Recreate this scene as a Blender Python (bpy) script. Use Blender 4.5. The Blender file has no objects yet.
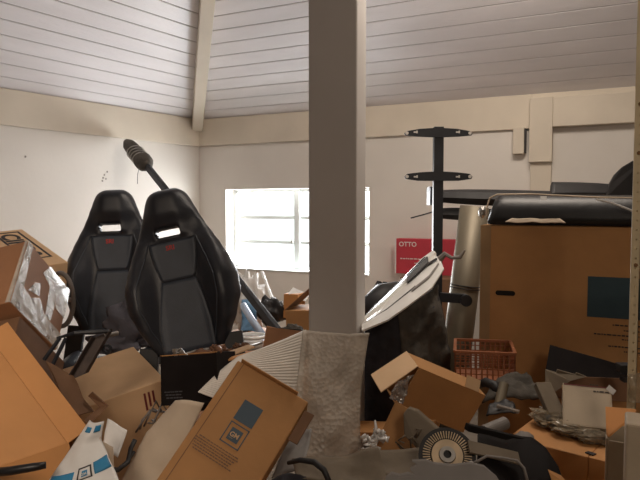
import bpy, bmesh, math, random
from mathutils import Vector, Matrix, noise

V = Vector
R = math.radians
SC = bpy.context.scene
COL = SC.collection

# ------------------------------------------------------------------ camera
CAM_Z = 1.5
F = 600.0
PITCH = math.atan(32 / F)
cam_d = bpy.data.cameras.new('camera')
cam_d.sensor_width = 36
cam_d.lens = F / 640 * 36
cam_d.clip_start = 0.05
cam = bpy.data.objects.new('camera', cam_d)
COL.objects.link(cam)
cam.location = (0, 0, CAM_Z)
cam.rotation_euler = (math.pi / 2 - PITCH, 0, 0)
SC.camera = cam

# ------------------------------------------------------------------ world, lights, exposure
w = bpy.data.worlds.new('sky')
SC.world = w
w.use_nodes = True
bg = w.node_tree.nodes['Background']
bg.inputs[0].default_value = (0.93, 0.98, 1.0, 1)
bg.inputs[1].default_value = 2.6
SC.view_settings.view_transform = 'Standard'
SC.view_settings.look = 'None'
SC.view_settings.gamma = 1
SC.view_settings.exposure = 0.12


def area(name, loc, target, sx, sy, power, col=(1, 1, 1)):
    d = bpy.data.lights.new(name, 'AREA')
    d.shape = 'RECTANGLE'
    d.size, d.size_y = sx, sy
    d.energy = power
    d.color = col
    o = bpy.data.objects.new(name, d)
    COL.objects.link(o)
    o.location = loc
    o.rotation_euler = (V(target) - V(loc)).to_track_quat('-Z', 'Y').to_euler()
    return o


# room frame: corner, directions along the two far walls and their inward normals
CO = V((-1.24, 6.2, 0))
DB = V((0.9055, -0.4244, 0)).normalized()
NB = V((-0.4244, -0.9055, 0)).normalized()
DL = V((-0.5825, -0.8129, 0)).normalized()
NL = V((0.8129, -0.5825, 0)).normalized()
UP = V((0, 0, 1))
EAVE = 2.40
SLOPE = 0.55


def BW(t, s, z):
    return CO + DB * t + NB * s + UP * z


def LW(t, s, z):
    return CO + DL * t + NL * s + UP * z


# daylight through the window; the other area lights are added fill
area('window_daylight', BW(1.08, -0.30, 1.30), BW(1.0, 2.0, 1.6), 1.5, 0.8, 88, (0.98, 0.99, 1.0))
area('added_overhead_fill', BW(3.35, 1.75, EAVE + 1.75 * SLOPE - .06), BW(1.7, 0.7, 0.2), 1.1, 0.8, 50, (1.0, 0.87, 0.74))  # unseen overhead light added to brighten the far walls and pillar side
ld = area('added_left_fill', (-1.2, -0.7, 2.6), (-1.9, 2.1, 0.6), 0.8, 0.8, 8, (1.0, 0.82, 0.66))  # added fill for the left of the heap, no door stands there
ld.data.spread = R(64)
area('added_rear_fill', (0.9, -1.2, 2.7), (0.9, 3.0, 1.0), 0.8, 0.8, 27, (1.0, 0.84, 0.68))  # added fill for the front faces, no real fixture

# ------------------------------------------------------------------ helpers


def P(px, py, Y):
    """world point seen at pixel (px, py) of the photo, Y metres in front of the camera"""
    dx, dy = (px - 320) / F, (240 - py) / F
    d = V((dx, math.cos(PITCH) + dy * math.sin(PITCH), dy * math.cos(PITCH) - math.sin(PITCH)))
    return V((0, 0, CAM_Z)) + d * (Y / d.y)


MATS = {}


def mat(name, col, rough=0.7, metal=0.0, var=0.12, nscale=6.0, bump=0.0, bscale=40.0, alpha=1.0,
        coat=0.0, stretch=None, col2=None, spec=0.5, bumptype='noise'):
    if name in MATS:
        return MATS[name]
    m = bpy.data.materials.new(name)
    m.use_nodes = True
    nt = m.node_tree
    N, L = nt.nodes, nt.links
    b = N['Principled BSDF']
    b.inputs['Roughness'].default_value = rough
    b.inputs['Metallic'].default_value = metal
    b.inputs['Alpha'].default_value = alpha
    b.inputs['Coat Weight'].default_value = coat
    b.inputs['Specular IOR Level'].default_value = spec
    tc = N.new('ShaderNodeTexCoord')
    mp = N.new('ShaderNodeMapping')
    L.new(tc.outputs['Object'], mp.inputs[0])
    if stretch:
        mp.inputs['Scale'].default_value = stretch
    nz = N.new('ShaderNodeTexNoise')
    nz.inputs['Scale'].default_value = nscale
    nz.inputs['Detail'].default_value = 6
    L.new(mp.outputs[0], nz.inputs[0])
    rp = N.new('ShaderNodeValToRGB')
    c2 = col2 or tuple(min(1, c * (1 + var)) for c in col)
    c1 = tuple(c * (1 - var) for c in col)
    rp.color_ramp.elements[0].position = 0.32
    rp.color_ramp.elements[1].position = 0.68
    rp.color_ramp.elements[0].color = (*c1, 1)
    rp.color_ramp.elements[1].color = (*c2, 1)
    L.new(nz.outputs[0], rp.inputs[0])
    L.new(rp.outputs[0], b.inputs['Base Color'])
    if bump:
        if bumptype == 'voronoi':
            bn = N.new('ShaderNodeTexVoronoi')
            src = bn.outputs['Distance']
        elif bumptype == 'wave':
            bn = N.new('ShaderNodeTexWave')
            bn.inputs['Distortion'].default_value = 0.3
            src = bn.outputs['Fac']
        else:
            bn = N.new('ShaderNodeTexNoise')
            bn.inputs['Detail'].default_value = 5
            src = bn.outputs[0]
        bn.inputs['Scale'].default_value = bscale
        L.new(mp.outputs[0], bn.inputs[0])
        bp = N.new('ShaderNodeBump')
        bp.inputs['Strength'].default_value = bump
        bp.inputs['Distance'].default_value = 0.01
        L.new(src, bp.inputs['Height'])
        L.new(bp.outputs[0], b.inputs['Normal'])
    MATS[name] = m
    return m


class MB:
    def __init__(self):
        self.v, self.f = [], []

    def add(self, vs, fs):
        o = len(self.v)
        self.v += [V(p) for p in vs]
        self.f += [tuple(o + i for i in q) for q in fs]
        return self

    def box(self, O, A, B, C):
        O, A, B, C = V(O), V(A), V(B), V(C)
        p = [O, O + A, O + A + B, O + B, O + C, O + A + C, O + A + B + C, O + B + C]
        return self.add(p, [(0, 3, 2, 1), (4, 5, 6, 7), (0, 1, 5, 4), (1, 2, 6, 5), (2, 3, 7, 6), (3, 0, 4, 7)])

    def slab(self, O, A, B, t):
        n = V(A).cross(V(B)).normalized() * t
        return self.box(O, A, B, n)

    def bar(self, p0, p1, a, b, up=(0, 0, 1)):
        p0, p1 = V(p0), V(p1)
        d = (p1 - p0)
        s = d.cross(V(up))
        if s.length < 1e-5:
            s = d.cross(V((1, 0, 0)))
        s.normalize()
        u = s.cross(d).normalized()
        return self.box(p0 - s * a / 2 - u * b / 2, s * a, u * b, d)

    def prism(self, pts, ext):
        n = len(pts)
        e = V(ext)
        vs = [V(p) for p in pts] + [V(p) + e for p in pts]
        fs = [tuple(range(n))[::-1], tuple(range(n, 2 * n))]
        fs += [(i, (i + 1) % n, n + (i + 1) % n, n + i) for i in range(n)]
        return self.add(vs, fs)

    def tube(self, pts, r, seg=10, closed=False):
        pts = [V(p) for p in pts]
        n = len(pts)
        rr = r if isinstance(r, (list, tuple)) else [r] * n
        vs = []
        prev = None
        for i, p in enumerate(pts):
            if closed:
                d = pts[(i + 1) % n] - pts[i - 1]
            else:
                d = pts[min(i + 1, n - 1)] - pts[max(i - 1, 0)]
            d.normalize()
            if prev is None:
                a = d.orthogonal().normalized()
            else:
                a = (prev - d * prev.dot(d)).normalized()
            prev = a
            b = d.cross(a)
            for k in range(seg):
                t = 2 * math.pi * k / seg
                vs.append(p + (a * math.cos(t) + b * math.sin(t)) * rr[i])
        fs = []
        for i in range(n if closed else n - 1):
            j = (i + 1) % n
            for k in range(seg):
                k2 = (k + 1) % seg
                fs.append((i * seg + k, i * seg + k2, j * seg + k2, j * seg + k))
        if not closed:
            fs.append(tuple(range(seg))[::-1])
            fs.append(tuple((n - 1) * seg + k for k in range(seg)))
        return self.add(vs, fs)

    def cyl(self, p0, p1, r0, r1=None, seg=32):
        return self.tube([p0, p1], [r0, r1 if r1 is not None else r0], seg)

    def pipe(self, p0, p1, r, t, seg=28):
        """open hollow cylinder"""
        p0, p1 = V(p0), V(p1)
        d = (p1 - p0).normalized()
        a = d.orthogonal().normalized()
        b = d.cross(a)
        rings = [(p0, r), (p1, r), (p1, r - t), (p0, r - t)]
        vs, fs = [], []
        for p, q in rings:
            for k in range(seg):
                th = 2 * math.pi * k / seg
                vs.append(p + (a * math.cos(th) + b * math.sin(th)) * q)
        for i in range(4):
            j = (i + 1) % 4
            for k in range(seg):
                k2 = (k + 1) % seg
                fs.append((i * seg + k, i * seg + k2, j * seg + k2, j * seg + k))
        return self.add(vs, fs)

    def surf(self, fn, nu, nv, thick):
        """closed thin sheet following fn(u, v), u and v in 0..1"""
        e = 1e-3
        top, bot = [], []
        for j in range(nv + 1):
            for i in range(nu + 1):
                u, v = i / nu, j / nv
                p = V(fn(u, v))
                a = V(fn(min(u + e, 1), v)) - V(fn(max(u - e, 0), v))
                b = V(fn(u, min(v + e, 1))) - V(fn(u, max(v - e, 0)))
                n = a.cross(b)
                n = n.normalized() if n.length > 1e-12 else V((0, 0, 1))
                top.append(p + n * thick / 2)
                bot.append(p - n * thick / 2)
        W = nu + 1
        M = len(top)
        fs = []
        for j in range(nv):
            for i in range(nu):
                a = j * W + i
                q = (a, a + 1, a + 1 + W, a + W)
                fs.append(q)
                fs.append(tuple(M + k for k in q)[::-1])
        bd = [i for i in range(nu)] + [j * W + nu for j in range(nv)] + [nv * W + i for i in range(nu, 0, -1)] + [j * W for j in range(nv, 0, -1)]
        for k in range(len(bd)):
            a, b = bd[k], bd[(k + 1) % len(bd)]
            fs.append((b, a, M + a, M + b))
        return self.add(top + bot, fs)

    def patch(self, c, nu=14, nv=14, amp=0.01, freq=6.0, thick=0.003, seed=0, sag=0.0):
        """crumpled sheet between four corner points (c00, c10, c11, c01)"""
        c = [V(p) for p in c]
        nrm = (c[1] - c[0]).cross(c[3] - c[0]).normalized()

        def fn(u, v):
            p = c[0].lerp(c[1], u).lerp(c[3].lerp(c[2], u), v)
            h = noise.noise(p * freq + V((seed * 7.3, 0, 0))) * amp
            h += noise.noise(p * freq * 2.7 + V((0, seed * 3.1, 0))) * amp * 0.4
            return p + nrm * (h + sag * math.sin(math.pi * u) * math.sin(math.pi * v))
        return self.surf(fn, nu, nv, thick)

    def lump(self, c, rx, ry, rz, amp=0.25, freq=8, seed=0, nu=28, nv=16, rot=0.0):
        c = V(c)
        vs = [c + V((0, 0, rz))]
        M = Matrix.Rotation(rot, 3, 'Y')

        def rad(d):
            return 1 + amp * noise.noise(d * freq * 0.3 + V((seed, seed * 2, 0))) + amp * 0.5 * noise.noise(d * freq * 0.9 + V((0, seed, 0)))
        for j in range(1, nv):
            th = math.pi * j / nv
            for i in range(nu):
                ph = 2 * math.pi * i / nu
                d = V((math.sin(th) * math.cos(ph), math.sin(th) * math.sin(ph), math.cos(th)))
                k = rad(d)
                vs.append(c + M @ V((d.x * rx * k, d.y * ry * k, d.z * rz * k)))
        vs[0] = c + M @ V((0, 0, rz * rad(V((0, 0, 1)))))
        vs.append(c + M @ V((0, 0, -rz * rad(V((0, 0, -1))))))
        fs = [(0, 1 + i, 1 + (i + 1) % nu) for i in range(nu)]
        for j in range(nv - 2):
            for i in range(nu):
                a = 1 + j * nu + i
                b = 1 + j * nu + (i + 1) % nu
                fs.append((a, a + nu, b + nu, b))
        l = len(vs) - 1
        o = 1 + (nv - 2) * nu
        fs += [(l, o + (i + 1) % nu, o + i) for i in range(nu)]
        return self.add(vs, fs)

    def make(self, name, material, parent=None, bevel=0.0, smooth=False, subsurf=0, label=None, cat=None,
             group=None, kind=None, base=None):
        if parent is not None:
            base = parent.matrix_world.translation if parent.parent is None else parent.parent.location + parent.location
            base = root_loc(parent)
        elif base is None:
            lo = V((min(p.x for p in self.v), min(p.y for p in self.v), min(p.z for p in self.v)))
            hi = V((max(p.x for p in self.v), max(p.y for p in self.v), max(p.z for p in self.v)))
            base = V(((lo.x + hi.x) / 2, (lo.y + hi.y) / 2, lo.z))
        me = bpy.data.meshes.new(name)
        me.from_pydata([tuple(p - base) for p in self.v], [], self.f)
        bm = bmesh.new()
        bm.from_mesh(me)
        bmesh.ops.recalc_face_normals(bm, faces=bm.faces)
        bm.to_mesh(me)
        bm.free()
        me.materials.append(material)
        if smooth:
            for p in me.polygons:
                p.use_smooth = True
        o = bpy.data.objects.new(name, me)
        COL.objects.link(o)
        if parent is not None:
            o.parent = parent
        else:
            o.location = base
        if bevel:
            md = o.modifiers.new('bevel', 'BEVEL')
            md.width = bevel
            md.segments = 2
            md.limit_method = 'ANGLE'
        if subsurf:
            md = o.modifiers.new('subsurf', 'SUBSURF')
            md.levels = md.render_levels = subsurf
        tag(o, label, cat, group, kind)
        return o


def root_loc(o):
    while o.parent is not None:
        o = o.parent
    return o.location.copy()


def tag(o, label=None, cat=None, group=None, kind=None):
    if label:
        o['label'] = label
    if cat:
        o['category'] = cat
    if group:
        o['group'] = group
    if kind:
        o['kind'] = kind
    return o


def text_mesh(s, name, O, X, Yv, size, material, parent, lift=0.0015, bold=0.0):
    """raised printed lettering: O lower-left corner, X reading direction, Yv up direction"""
    cu = bpy.data.curves.new('tmp', 'FONT')
    cu.body = s
    cu.size = 1
    cu.extrude = 0.0005
    cu.offset = bold
    to = bpy.data.objects.new('tmp', cu)
    COL.objects.link(to)
    bpy.context.view_layer.update()
    me = bpy.data.meshes.new_from_object(to.evaluated_get(bpy.context.evaluated_depsgraph_get()))
    bpy.data.objects.remove(to)
    bpy.data.curves.remove(cu)
    X, Yv = V(X).normalized(), V(Yv).normalized()
    n = X.cross(Yv).normalized()
    Yv = n.cross(X)
    base = root_loc(parent)
    for v in me.vertices:
        c = v.co
        v.co = V(O) + X * c.x * size + Yv * c.y * size + n * (lift + c.z) - base
    me.name = name
    me.materials.clear()
    me.materials.append(material)
    o = bpy.data.objects.new(name, me)
    COL.objects.link(o)
    o.parent = parent
    return o


def yj(D, a, b, c, Y, la=1.0, lb=1.0, lc=1.0):
    """right-angled corner seen as a Y junction: returns corner point and its three edge vectors"""
    s = Y / F
    dot = lambda p, q: p[0] * q[0] + p[1] * q[1]
    O = P(D[0], D[1], Y)

    def pix(p):
        q = p - V((0, 0, CAM_Z))
        f = q.y * math.cos(PITCH) - q.z * math.sin(PITCH)
        u = q.y * math.sin(PITCH) + q.z * math.cos(PITCH)
        return 320 + F * q.x / f, 240 - F * u / f
    goal = [a, b, c]
    ends = [list(q) for q in goal]
    best = None
    for it in range(14):
        A, B, C = [(q[0] - D[0], q[1] - D[1]) for q in ends]
        ab, bc, ac = -dot(A, B), -dot(B, C), -dot(A, C)
        if ab * bc * ac <= 0 or ab * ac / bc <= 0:
            break
        za = math.sqrt(ab * ac / bc)
        zb, zc = ab / za, ac / za
        vec = [V((q[0] * s, z * s, -q[1] * s)) for q, z in ((A, za), (B, zb), (C, zc))]
        err = 0
        for k in range(3):
            px = pix(O + vec[k])
            for m_ in (0, 1):
                e = goal[k][m_] - px[m_]
                err += abs(e)
                ends[k][m_] += e * .6
        if best is None or err < best[0]:
            best = (err, vec)
    a3, b3, c3 = [v * l for v, l in zip(best[1], (la, lb, lc))]
    x = a3.normalized()
    b3 = (b3 - x * b3.dot(x)).normalized() * b3.length
    n = x.cross(b3.normalized())
    c3 = n * (1 if n.dot(c3) > 0 else -1) * c3.length
    return O, a3, b3, c3


def ortho(A, B, clen, away=True):
    """B squared up to A, and a third edge of clen pointing away from the camera"""
    A, B = V(A), V(B)
    B = (B - A.normalized() * B.dot(A.normalized())).normalized() * B.length
    C = A.cross(B).normalized() * clen
    if (C.y < 0) == away:
        C = -C
    return A, B, C


def solid_box(O, A, B, C):
    return MB().box(O, A, B, C)


def open_box(O, A, B, C, open_face, t=0.006):
    """hollow carton without the face named by open_face (-A +A -B +B -C +C)"""
    m = MB()
    a, b, c = V(A).normalized() * t, V(B).normalized() * t, V(C).normalized() * t
    O, A, B, C = V(O), V(A), V(B), V(C)
    if open_face != '-A':
        m.box(O, a, B, C)
    if open_face != '+A':
        m.box(O + A - a, a, B, C)
    if open_face != '-B':
        m.box(O + a, A - 2 * a, b, C)
    if open_face != '+B':
        m.box(O + B - b + a, A - 2 * a, b, C)
    if open_face != '-C':
        m.box(O + a + b, A - 2 * a, B - 2 * b, c)
    if open_face != '+C':
        m.box(O + C - c + a + b, A - 2 * a, B - 2 * b, c)
    return m


def gm_mark(root, O, X, Yv, u, ink, paper, lift=0.0012):
    """printed maker's mark: solid square with the lettered square under it. O = centre of lettered square, u = square size"""
    X, Yv = V(X).normalized(), V(Yv).normalized()
    n = X.cross(Yv)
    L = n * lift
    h = u / 2
    O = V(O)
    m = MB()
    for a, b, c, d in ((-h, -h, u, u * .05), (-h, h - u * .05, u, u * .05), (-h, -h, u * .05, u), (h - u * .05, -h, u * .05, u)):
        m.box(O + X * a + Yv * b + L * .5, X * c, Yv * d, L)
    m.box(O + X * (-h * .58) + Yv * (-h * .58) + L * .5, X * u * .58, Yv * u * .58, L)
    m.make('printed_emblem', ink, root)
    text_mesh('GM', 'emblem_letters', O + X * (-u * .235) - Yv * u * .10 + L * 2, X, Yv, u * .30, paper, root, bold=0.02)
    text_mesh('__', 'emblem_underline', O + X * (-u * .2) - Yv * u * .15 + L * 2, X, Yv, u * .2, paper, root)


def print_lines(root, O, X, Yv, width, rows, pitch, ink, seed=1, name='printed_lines', lift=0.001):
    """rows of print too small to read"""
    rnd = random.Random(seed)
    X, Yv = V(X).normalized(), V(Yv).normalized()
    n = X.cross(Yv)
    m = MB()
    for r in range(rows):
        x = rnd.uniform(0, width * .15)
        end = width * rnd.uniform(.8, 1)
        while x < end:
            l = rnd.uniform(.4, 1.4) * pitch
            m.box(V(O) + X * x - Yv * (r * pitch) + n * lift, X * l, Yv * pitch * rnd.uniform(.38, .5), n * lift)
            x += l + pitch * .25
    return m.make(name, ink, root)


# ------------------------------------------------------------------ materials
M_wall = mat('white_wall_paint', (0.72, 0.68, 0.63), 0.85, var=0.05, nscale=1.4, bump=0.12, bscale=22)
M_beam = mat('cream_beam_paint', (0.66, 0.59, 0.49), 0.7, var=0.06, nscale=2.5, bump=0.15, bscale=12)
M_board = mat('white_board_paint', (0.86, 0.84, 0.87), 0.45, var=0.05, nscale=2.0, bump=0.25, bscale=30, stretch=(0.6, 0.6, 6))
M_groove = mat('groove_shade', (0.10, 0.07, 0.075), 0.9)  # shade between the planks, painted as a dark colour
M_pillar = mat('pillar_paint', (0.52, 0.49, 0.465), 0.55, var=0.05, nscale=2.2, bump=0.15, bscale=14)
M_rear = mat('unseen_wall_dark', (0.22, 0.17, 0.13), 0.9, var=0.1, nscale=3)  # walls out of view, coloured dark to cut their bounced light
M_floor = mat('worn_concrete', (0.22, 0.18, 0.14), 0.85, var=0.2, nscale=5, bump=0.3, bscale=18)
M_winframe = mat('window_paint', (0.68, 0.72, 0.71), 0.5, var=0.02)
M_card = mat('cardboard', (0.47, 0.24, 0.09), 0.75, var=0.08, nscale=7, bump=0.06, bscale=60)
M_card_or = mat('orange_cardboard', (0.56, 0.27, 0.095), 0.7, var=0.07, nscale=6, bump=0.06, bscale=50)
M_card_red = mat('red_brown_cardboard', (0.36, 0.175, 0.085), 0.7, var=0.10, nscale=6, bump=0.06, bscale=50)
M_card_pale = mat('pale_cardboard', (0.64, 0.43, 0.25), 0.8, var=0.06, nscale=6, bump=0.05, bscale=50)
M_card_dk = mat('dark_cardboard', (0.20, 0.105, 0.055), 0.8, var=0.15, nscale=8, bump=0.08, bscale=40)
M_card_grey = mat('grey_board', (0.17, 0.135, 0.095), 0.85, var=0.12, nscale=9, bump=0.1, bscale=40)
M_blackcard = mat('black_printed_card', (0.014, 0.011, 0.011), 0.8, spec=.15, var=0.2, nscale=9)
M_ink = mat('dark_print', (0.035, 0.03, 0.03), 0.7, var=0.05)
M_teal = mat('teal_print', (0.028, 0.062, 0.082), 0.6, var=0.08)
M_blueink = mat('slate_print', (0.06, 0.095, 0.13), 0.6, var=0.08)
M_blackplas = mat('black_plastic', (0.018, 0.017, 0.018), 0.55, var=0.2, nscale=12, bump=0.06, bscale=120)
M_glossblack = mat('gloss_black', (0.013, 0.013, 0.014), 0.40, var=0.2, nscale=9, bump=0.2, bscale=16)
M_steelblk = mat('black_steel', (0.014, 0.016, 0.021), 0.5, var=0.2, nscale=18, bump=0.08, bscale=80)
M_leather = mat('black_leather', (0.018, 0.020, 0.027), 0.40, var=0.15, nscale=14, bump=0.10, bscale=220)
M_leather2 = mat('charcoal_leather', (0.040, 0.049, 0.066), 0.50, var=0.1, nscale=14, bump=0.12, bscale=260)
M_piping = mat('grey_piping', (0.10, 0.10, 0.11), 0.35)
M_redthread = mat('red_thread', (0.50, 0.035, 0.03), 0.6)
M_tape = mat('clear_tape', (0.80, 0.74, 0.66), 0.14, var=0.3, nscale=18, bump=0.8, bscale=26, alpha=0.40, coat=0.8)
M_tapeb = mat('brown_tape', (0.46, 0.30, 0.16), 0.3, alpha=0.8)
M_whitepaint = mat('white_car_paint', (0.80, 0.79, 0.76), 0.22, var=0.05, nscale=9, coat=0.4)
M_whiteplas = mat('white_plastic', (0.74, 0.73, 0.71), 0.4, var=0.08, nscale=9)
M_paper = mat('white_card', (0.50, 0.41, 0.30), 0.8, var=0.08, nscale=7, bump=0.05, bscale=50)
M_foam = mat('pale_foam', (0.60, 0.49, 0.37), 0.8, var=0.08, nscale=6, bump=0.15, bscale=30)
M_bubble = mat('bubble_wrap', (0.70, 0.64, 0.55), 0.28, var=0.15, nscale=11, bump=0.5, bscale=60, alpha=0.46, bumptype='voronoi')
M_rib = mat('ribbed_foam', (0.70, 0.66, 0.60), 0.5, var=0.06, nscale=8)
M_jacket = mat('jacket_cloth', (.085, .082, .10), .9, var=.2, bump=.3, bscale=50)
M_cloth = mat('dark_cloth', (0.030, 0.028, 0.034), 0.95, var=0.25, nscale=16, bump=0.3, bscale=60)
M_cloth2 = mat('grey_brown_cloth', (0.075, 0.066, 0.055), 0.95, var=0.35, nscale=14, bump=0.6, bscale=45)
M_steel = mat('galvanised_steel', (0.20, 0.17, 0.12), 0.5, metal=0.4, var=0.15, nscale=7, bump=0.08, bscale=20, stretch=(1, 1, 0.2))
M_rust = mat('rusty_metal', (0.21, 0.105, 0.06), 0.6, metal=0.4, var=0.35, nscale=20, bump=0.3, bscale=60)
M_alu = mat('bare_metal', (0.46, 0.44, 0.41), 0.35, metal=0.7, var=0.15, nscale=20)
M_brass = mat('worn_disc_metal', (0.62, 0.48, 0.32), 0.4, metal=0.3, var=0.2, nscale=20)
M_shelf = mat('cream_shelf_paint', (0.66, 0.55, 0.36), 0.5, var=0.08, nscale=9)
M_red = mat('red_print', (0.55, 0.045, 0.07), 0.6, var=0.06)
M_white = mat('white_print', (0.80, 0.72, 0.70), 0.7, var=0.02)
M_bluep = mat('blue_print', (0.03, 0.22, 0.42), 0.5, var=0.1)
M_bluebag = mat('blue_plastic', (0.14, 0.30, 0.50), 0.35, var=0.3, nscale=14, bump=0.5, bscale=20)
M_crate = mat('red_brown_crate_plastic', (0.33, 0.12, 0.055), 0.45, var=0.1, nscale=9)
M_wrap = mat('clear_film', (0.50, 0.40, 0.27), 0.18, var=0.3, nscale=20, bump=0.9, bscale=24, alpha=0.42, coat=0.4)
M_foil = mat('crumpled_foil', (0.62, 0.60, 0.58), 0.22, metal=0.7, var=0.3, nscale=25, bump=1.0, bscale=30)
M_greyplas = mat('grey_plastic', (0.22, 0.20, 0.185), 0.5, var=0.1, nscale=9)
M_dirt = mat('wall_grime', (0.30, 0.27, 0.24), 0.9)
M_screw = mat('rust_spot', (0.22, 0.12, 0.05), 0.8)

# ------------------------------------------------------------------ room shell
WT = 0.22     # wall thickness
WH = 6.0
LB = 5.2      # length of the back wall
LL = 6.6      # length of the left wall
w0, w1, wz0, wz1 = 0.32, 1.86, 0.885, 1.685
m = MB()
m.box(BW(-WT, -WT, 0), DB * (w0 + WT), NB * WT, UP * EAVE)
m.box(BW(w1, -WT, 0), DB * (LB - w1), NB * WT, UP * EAVE)
m.box(BW(w0, -WT, 0), DB * (w1 - w0), NB * WT, UP * wz0)
m.box(BW(w0, -WT, wz1), DB * (w1 - w0), NB * WT, UP * (EAVE - wz1))
m.make('wall_back', M_wall, kind='structure')
m = MB()
# the left wall
m.box(LW(0, -WT, 0), DL * LL, NL * WT, UP * EAVE)
wl = m.make('wall_left', M_wall, kind='structure')
m = MB()
rnd = random.Random(4)
for (x, y) in ((105, 175), (108, 172), (103, 181), (107, 179), (104, 178), (27, 157)):
    for t in range(2):
        k = (x - 320) / F
        tt = (-1.24 - k * 6.2) / (0.5825 - k * 0.8129) * 1.0
        q = LW(tt, 0, 0)
        z = CAM_Z - (y - 208) / F * q.y
        c = LW(tt + rnd.uniform(-.004, .004), 0.0, z)
        r = 0.009
        m.prism([c + DL * (r * math.cos(a) * .8) + UP * r * math.sin(a) for a in [i * math.pi / 3 for i in range(6)]], NL * .002)
m.make('grime_spots', M_dirt, wl)

MB().box(BW(LB, 0, 0), DB * WT, NB * 8.2, UP * WH).make('wall_right', M_rear, kind='structure')
Q0 = LW(LL, 0, 0)
Q1 = BW(LB, 8.0, 0)
dq = (Q1 - Q0)
nq = V((-dq.y, dq.x, 0)).normalized() * -WT
MB().box(Q0, dq, nq, UP * WH).make('wall_rear', M_rear, kind='structure')
MB().prism([BW(-.3, -.3, -.12), BW(LB + .3, -.3, -.12), BW(LB + .3, 8.4, -.12), LW(LL + .4, -.5, -.12), LW(0, -.3, -.12)], UP * .12).make('floor', M_floor, kind='structure')

# plank ceiling: two slopes that meet along the hip
BWID = 0.122
for side, F0, D0 in (('back', BW, DB), ('left', LW, DL)):
    mb, mg = MB(), MB()
    K = 0.8314
    N0 = NB if side == 'back' else NL
    L0 = LB + 0.2 if side == 'back' else LL + .3
    i = 0
    while i * BWID < 8.6:
        a, b = i * BWID, (i + 1) * BWID - 0.009
        g = (i + 1) * BWID
        t0, t1, t2 = K * a, K * b, K * g
        if t0 > L0 - .1:
            break
        za, zb, zg = EAVE + a * SLOPE, EAVE + b * SLOPE, EAVE + g * SLOPE
        q = [F0(t0, a, za), F0(L0, a, za), F0(L0, b, zb), F0(t1, b, zb)]
        mb.prism(q, UP * .02)
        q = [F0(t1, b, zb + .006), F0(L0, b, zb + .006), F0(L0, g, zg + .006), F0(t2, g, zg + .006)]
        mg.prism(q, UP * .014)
        i += 1
    o = mb.make('ceiling' if side == 'back' else 'ceiling_left', M_board, kind='structure')
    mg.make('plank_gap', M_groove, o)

# wall plates under the eaves
m = MB()
BP = 2.13
m.box(BW(0.02, 0, BP), DB * (3.235 - .02), NB * .03, UP * (EAVE - BP))
m.box(BW(3.235, 0, 2.355), DB * (LB - 3.235), NB * .03, UP * (EAVE - 2.355))
m.make('trim_1', M_beam, kind='structure', bevel=0.004)
m = MB()
m.box(LW(0.02, 0, BP - .005), DL * (LL - .1), NL * .03, UP * (EAVE - BP + .005))
m.make('trim_2', M_beam, kind='structure', bevel=0.004)
# lower lintel right of the post
MB().box(BW(3.395, 0, 2.13), DB * (LB - 3.395), NB * .075, UP * .225).make('trim_3', M_beam, kind='structure', bevel=0.004)
# post on the back wall, thick above and thinner below
MB().box(BW(3.225, 0, 1.86), DB * .17, NB * .085, UP * .50).make('trim_4', M_beam, kind='structure', bevel=0.004)
MB().box(BW(3.235, 0, 0), DB * .155, NB * .05, UP * 1.86).make('trim_5', M_beam, kind='structure', bevel=0.004)
# hip rafter
m = MB()
hd = (DB * .8314 + NB)
p0 = CO + hd * (0.03) + UP * (EAVE + .03 * SLOPE - .075)
p1 = CO + hd * (5.0) + UP * (EAVE + 5.0 * SLOPE - .075)
m.bar(p0 + V((-.02, 0, 0)), p1 + V((-.06, 0, 0)), 0.105, 0.15)
m.make('trim_6', M_beam, kind='structure', bevel=0.006)

# window: frame, panes between bars
m = MB()
ft = 0.045
s0 = -0.19
def wbar(mb, t0, t1, z0, z1, s=s0, d=.045):
    mb.box(BW(t0, s, z0), DB * (t1 - t0), NB * d, UP * (z1 - z0))
wbar(m, w0, w0 + ft, wz0, wz1)
wbar(m, w1 - ft, w1, wz0, wz1)
wbar(m, w0, w1, wz0, wz0 + .03)
wbar(m, w0, w1, wz1 - .035, wz1)
tm = 1.055
wbar(m, tm - .03, tm + .03, wz0, wz1, s0, .06)
win = m.make('window_1', M_winframe, kind='structure', bevel=.003)
m = MB()
for k in range(3):
    z = wz1 - .035 - (wz1 - wz0 - .065) * (k + 1) / 3.0
    for a, b in ((w0 + ft, tm - .03), (tm + .03, w1 - ft)):
        if k < 2:
            wbar(m, a, b, z - .018, z + .018, s0 - .002, .04)
m.make('glazing_bar', M_winframe, win)
gl = bpy.data.materials.new('window_glass')
gl.use_nodes = True
nt = gl.node_tree
nt.nodes.clear()
out = nt.nodes.new('ShaderNodeOutputMaterial')
mx = nt.nodes.new('ShaderNodeMixShader')
tr = nt.nodes.new('ShaderNodeBsdfTransparent')
gs = nt.nodes.new('ShaderNodeBsdfGlossy')
gs.inputs['Roughness'].default_value = 0.05
mx.inputs[0].default_value = 0.06
nt.links.new(tr.outputs[0], mx.inputs[1])
nt.links.new(gs.outputs[0], mx.inputs[2])
nt.links.new(mx.outputs[0], out.inputs[0])
m = MB()
wbar(m, w0 + ft, tm - .03, wz0 + .03, wz1 - .035, s0 + .015, .004)
wbar(m, tm + .03, w1 - ft, wz0 + .03, wz1 - .035, s0 + .015, .004)
m.make('pane', gl, win)
m = MB()
m.box(BW(tm - .05, s0 + .06, wz0 + .27), DB * .012, NB * .02, UP * .05)
m.make('window_latch', M_alu, win)
MB().box(BW(w0 + .01, -.135, wz0), DB * (w1 - w0 - .02), NB * .15, UP * .014).make('trim_7', M_winframe, kind='structure', bevel=.003)

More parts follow.
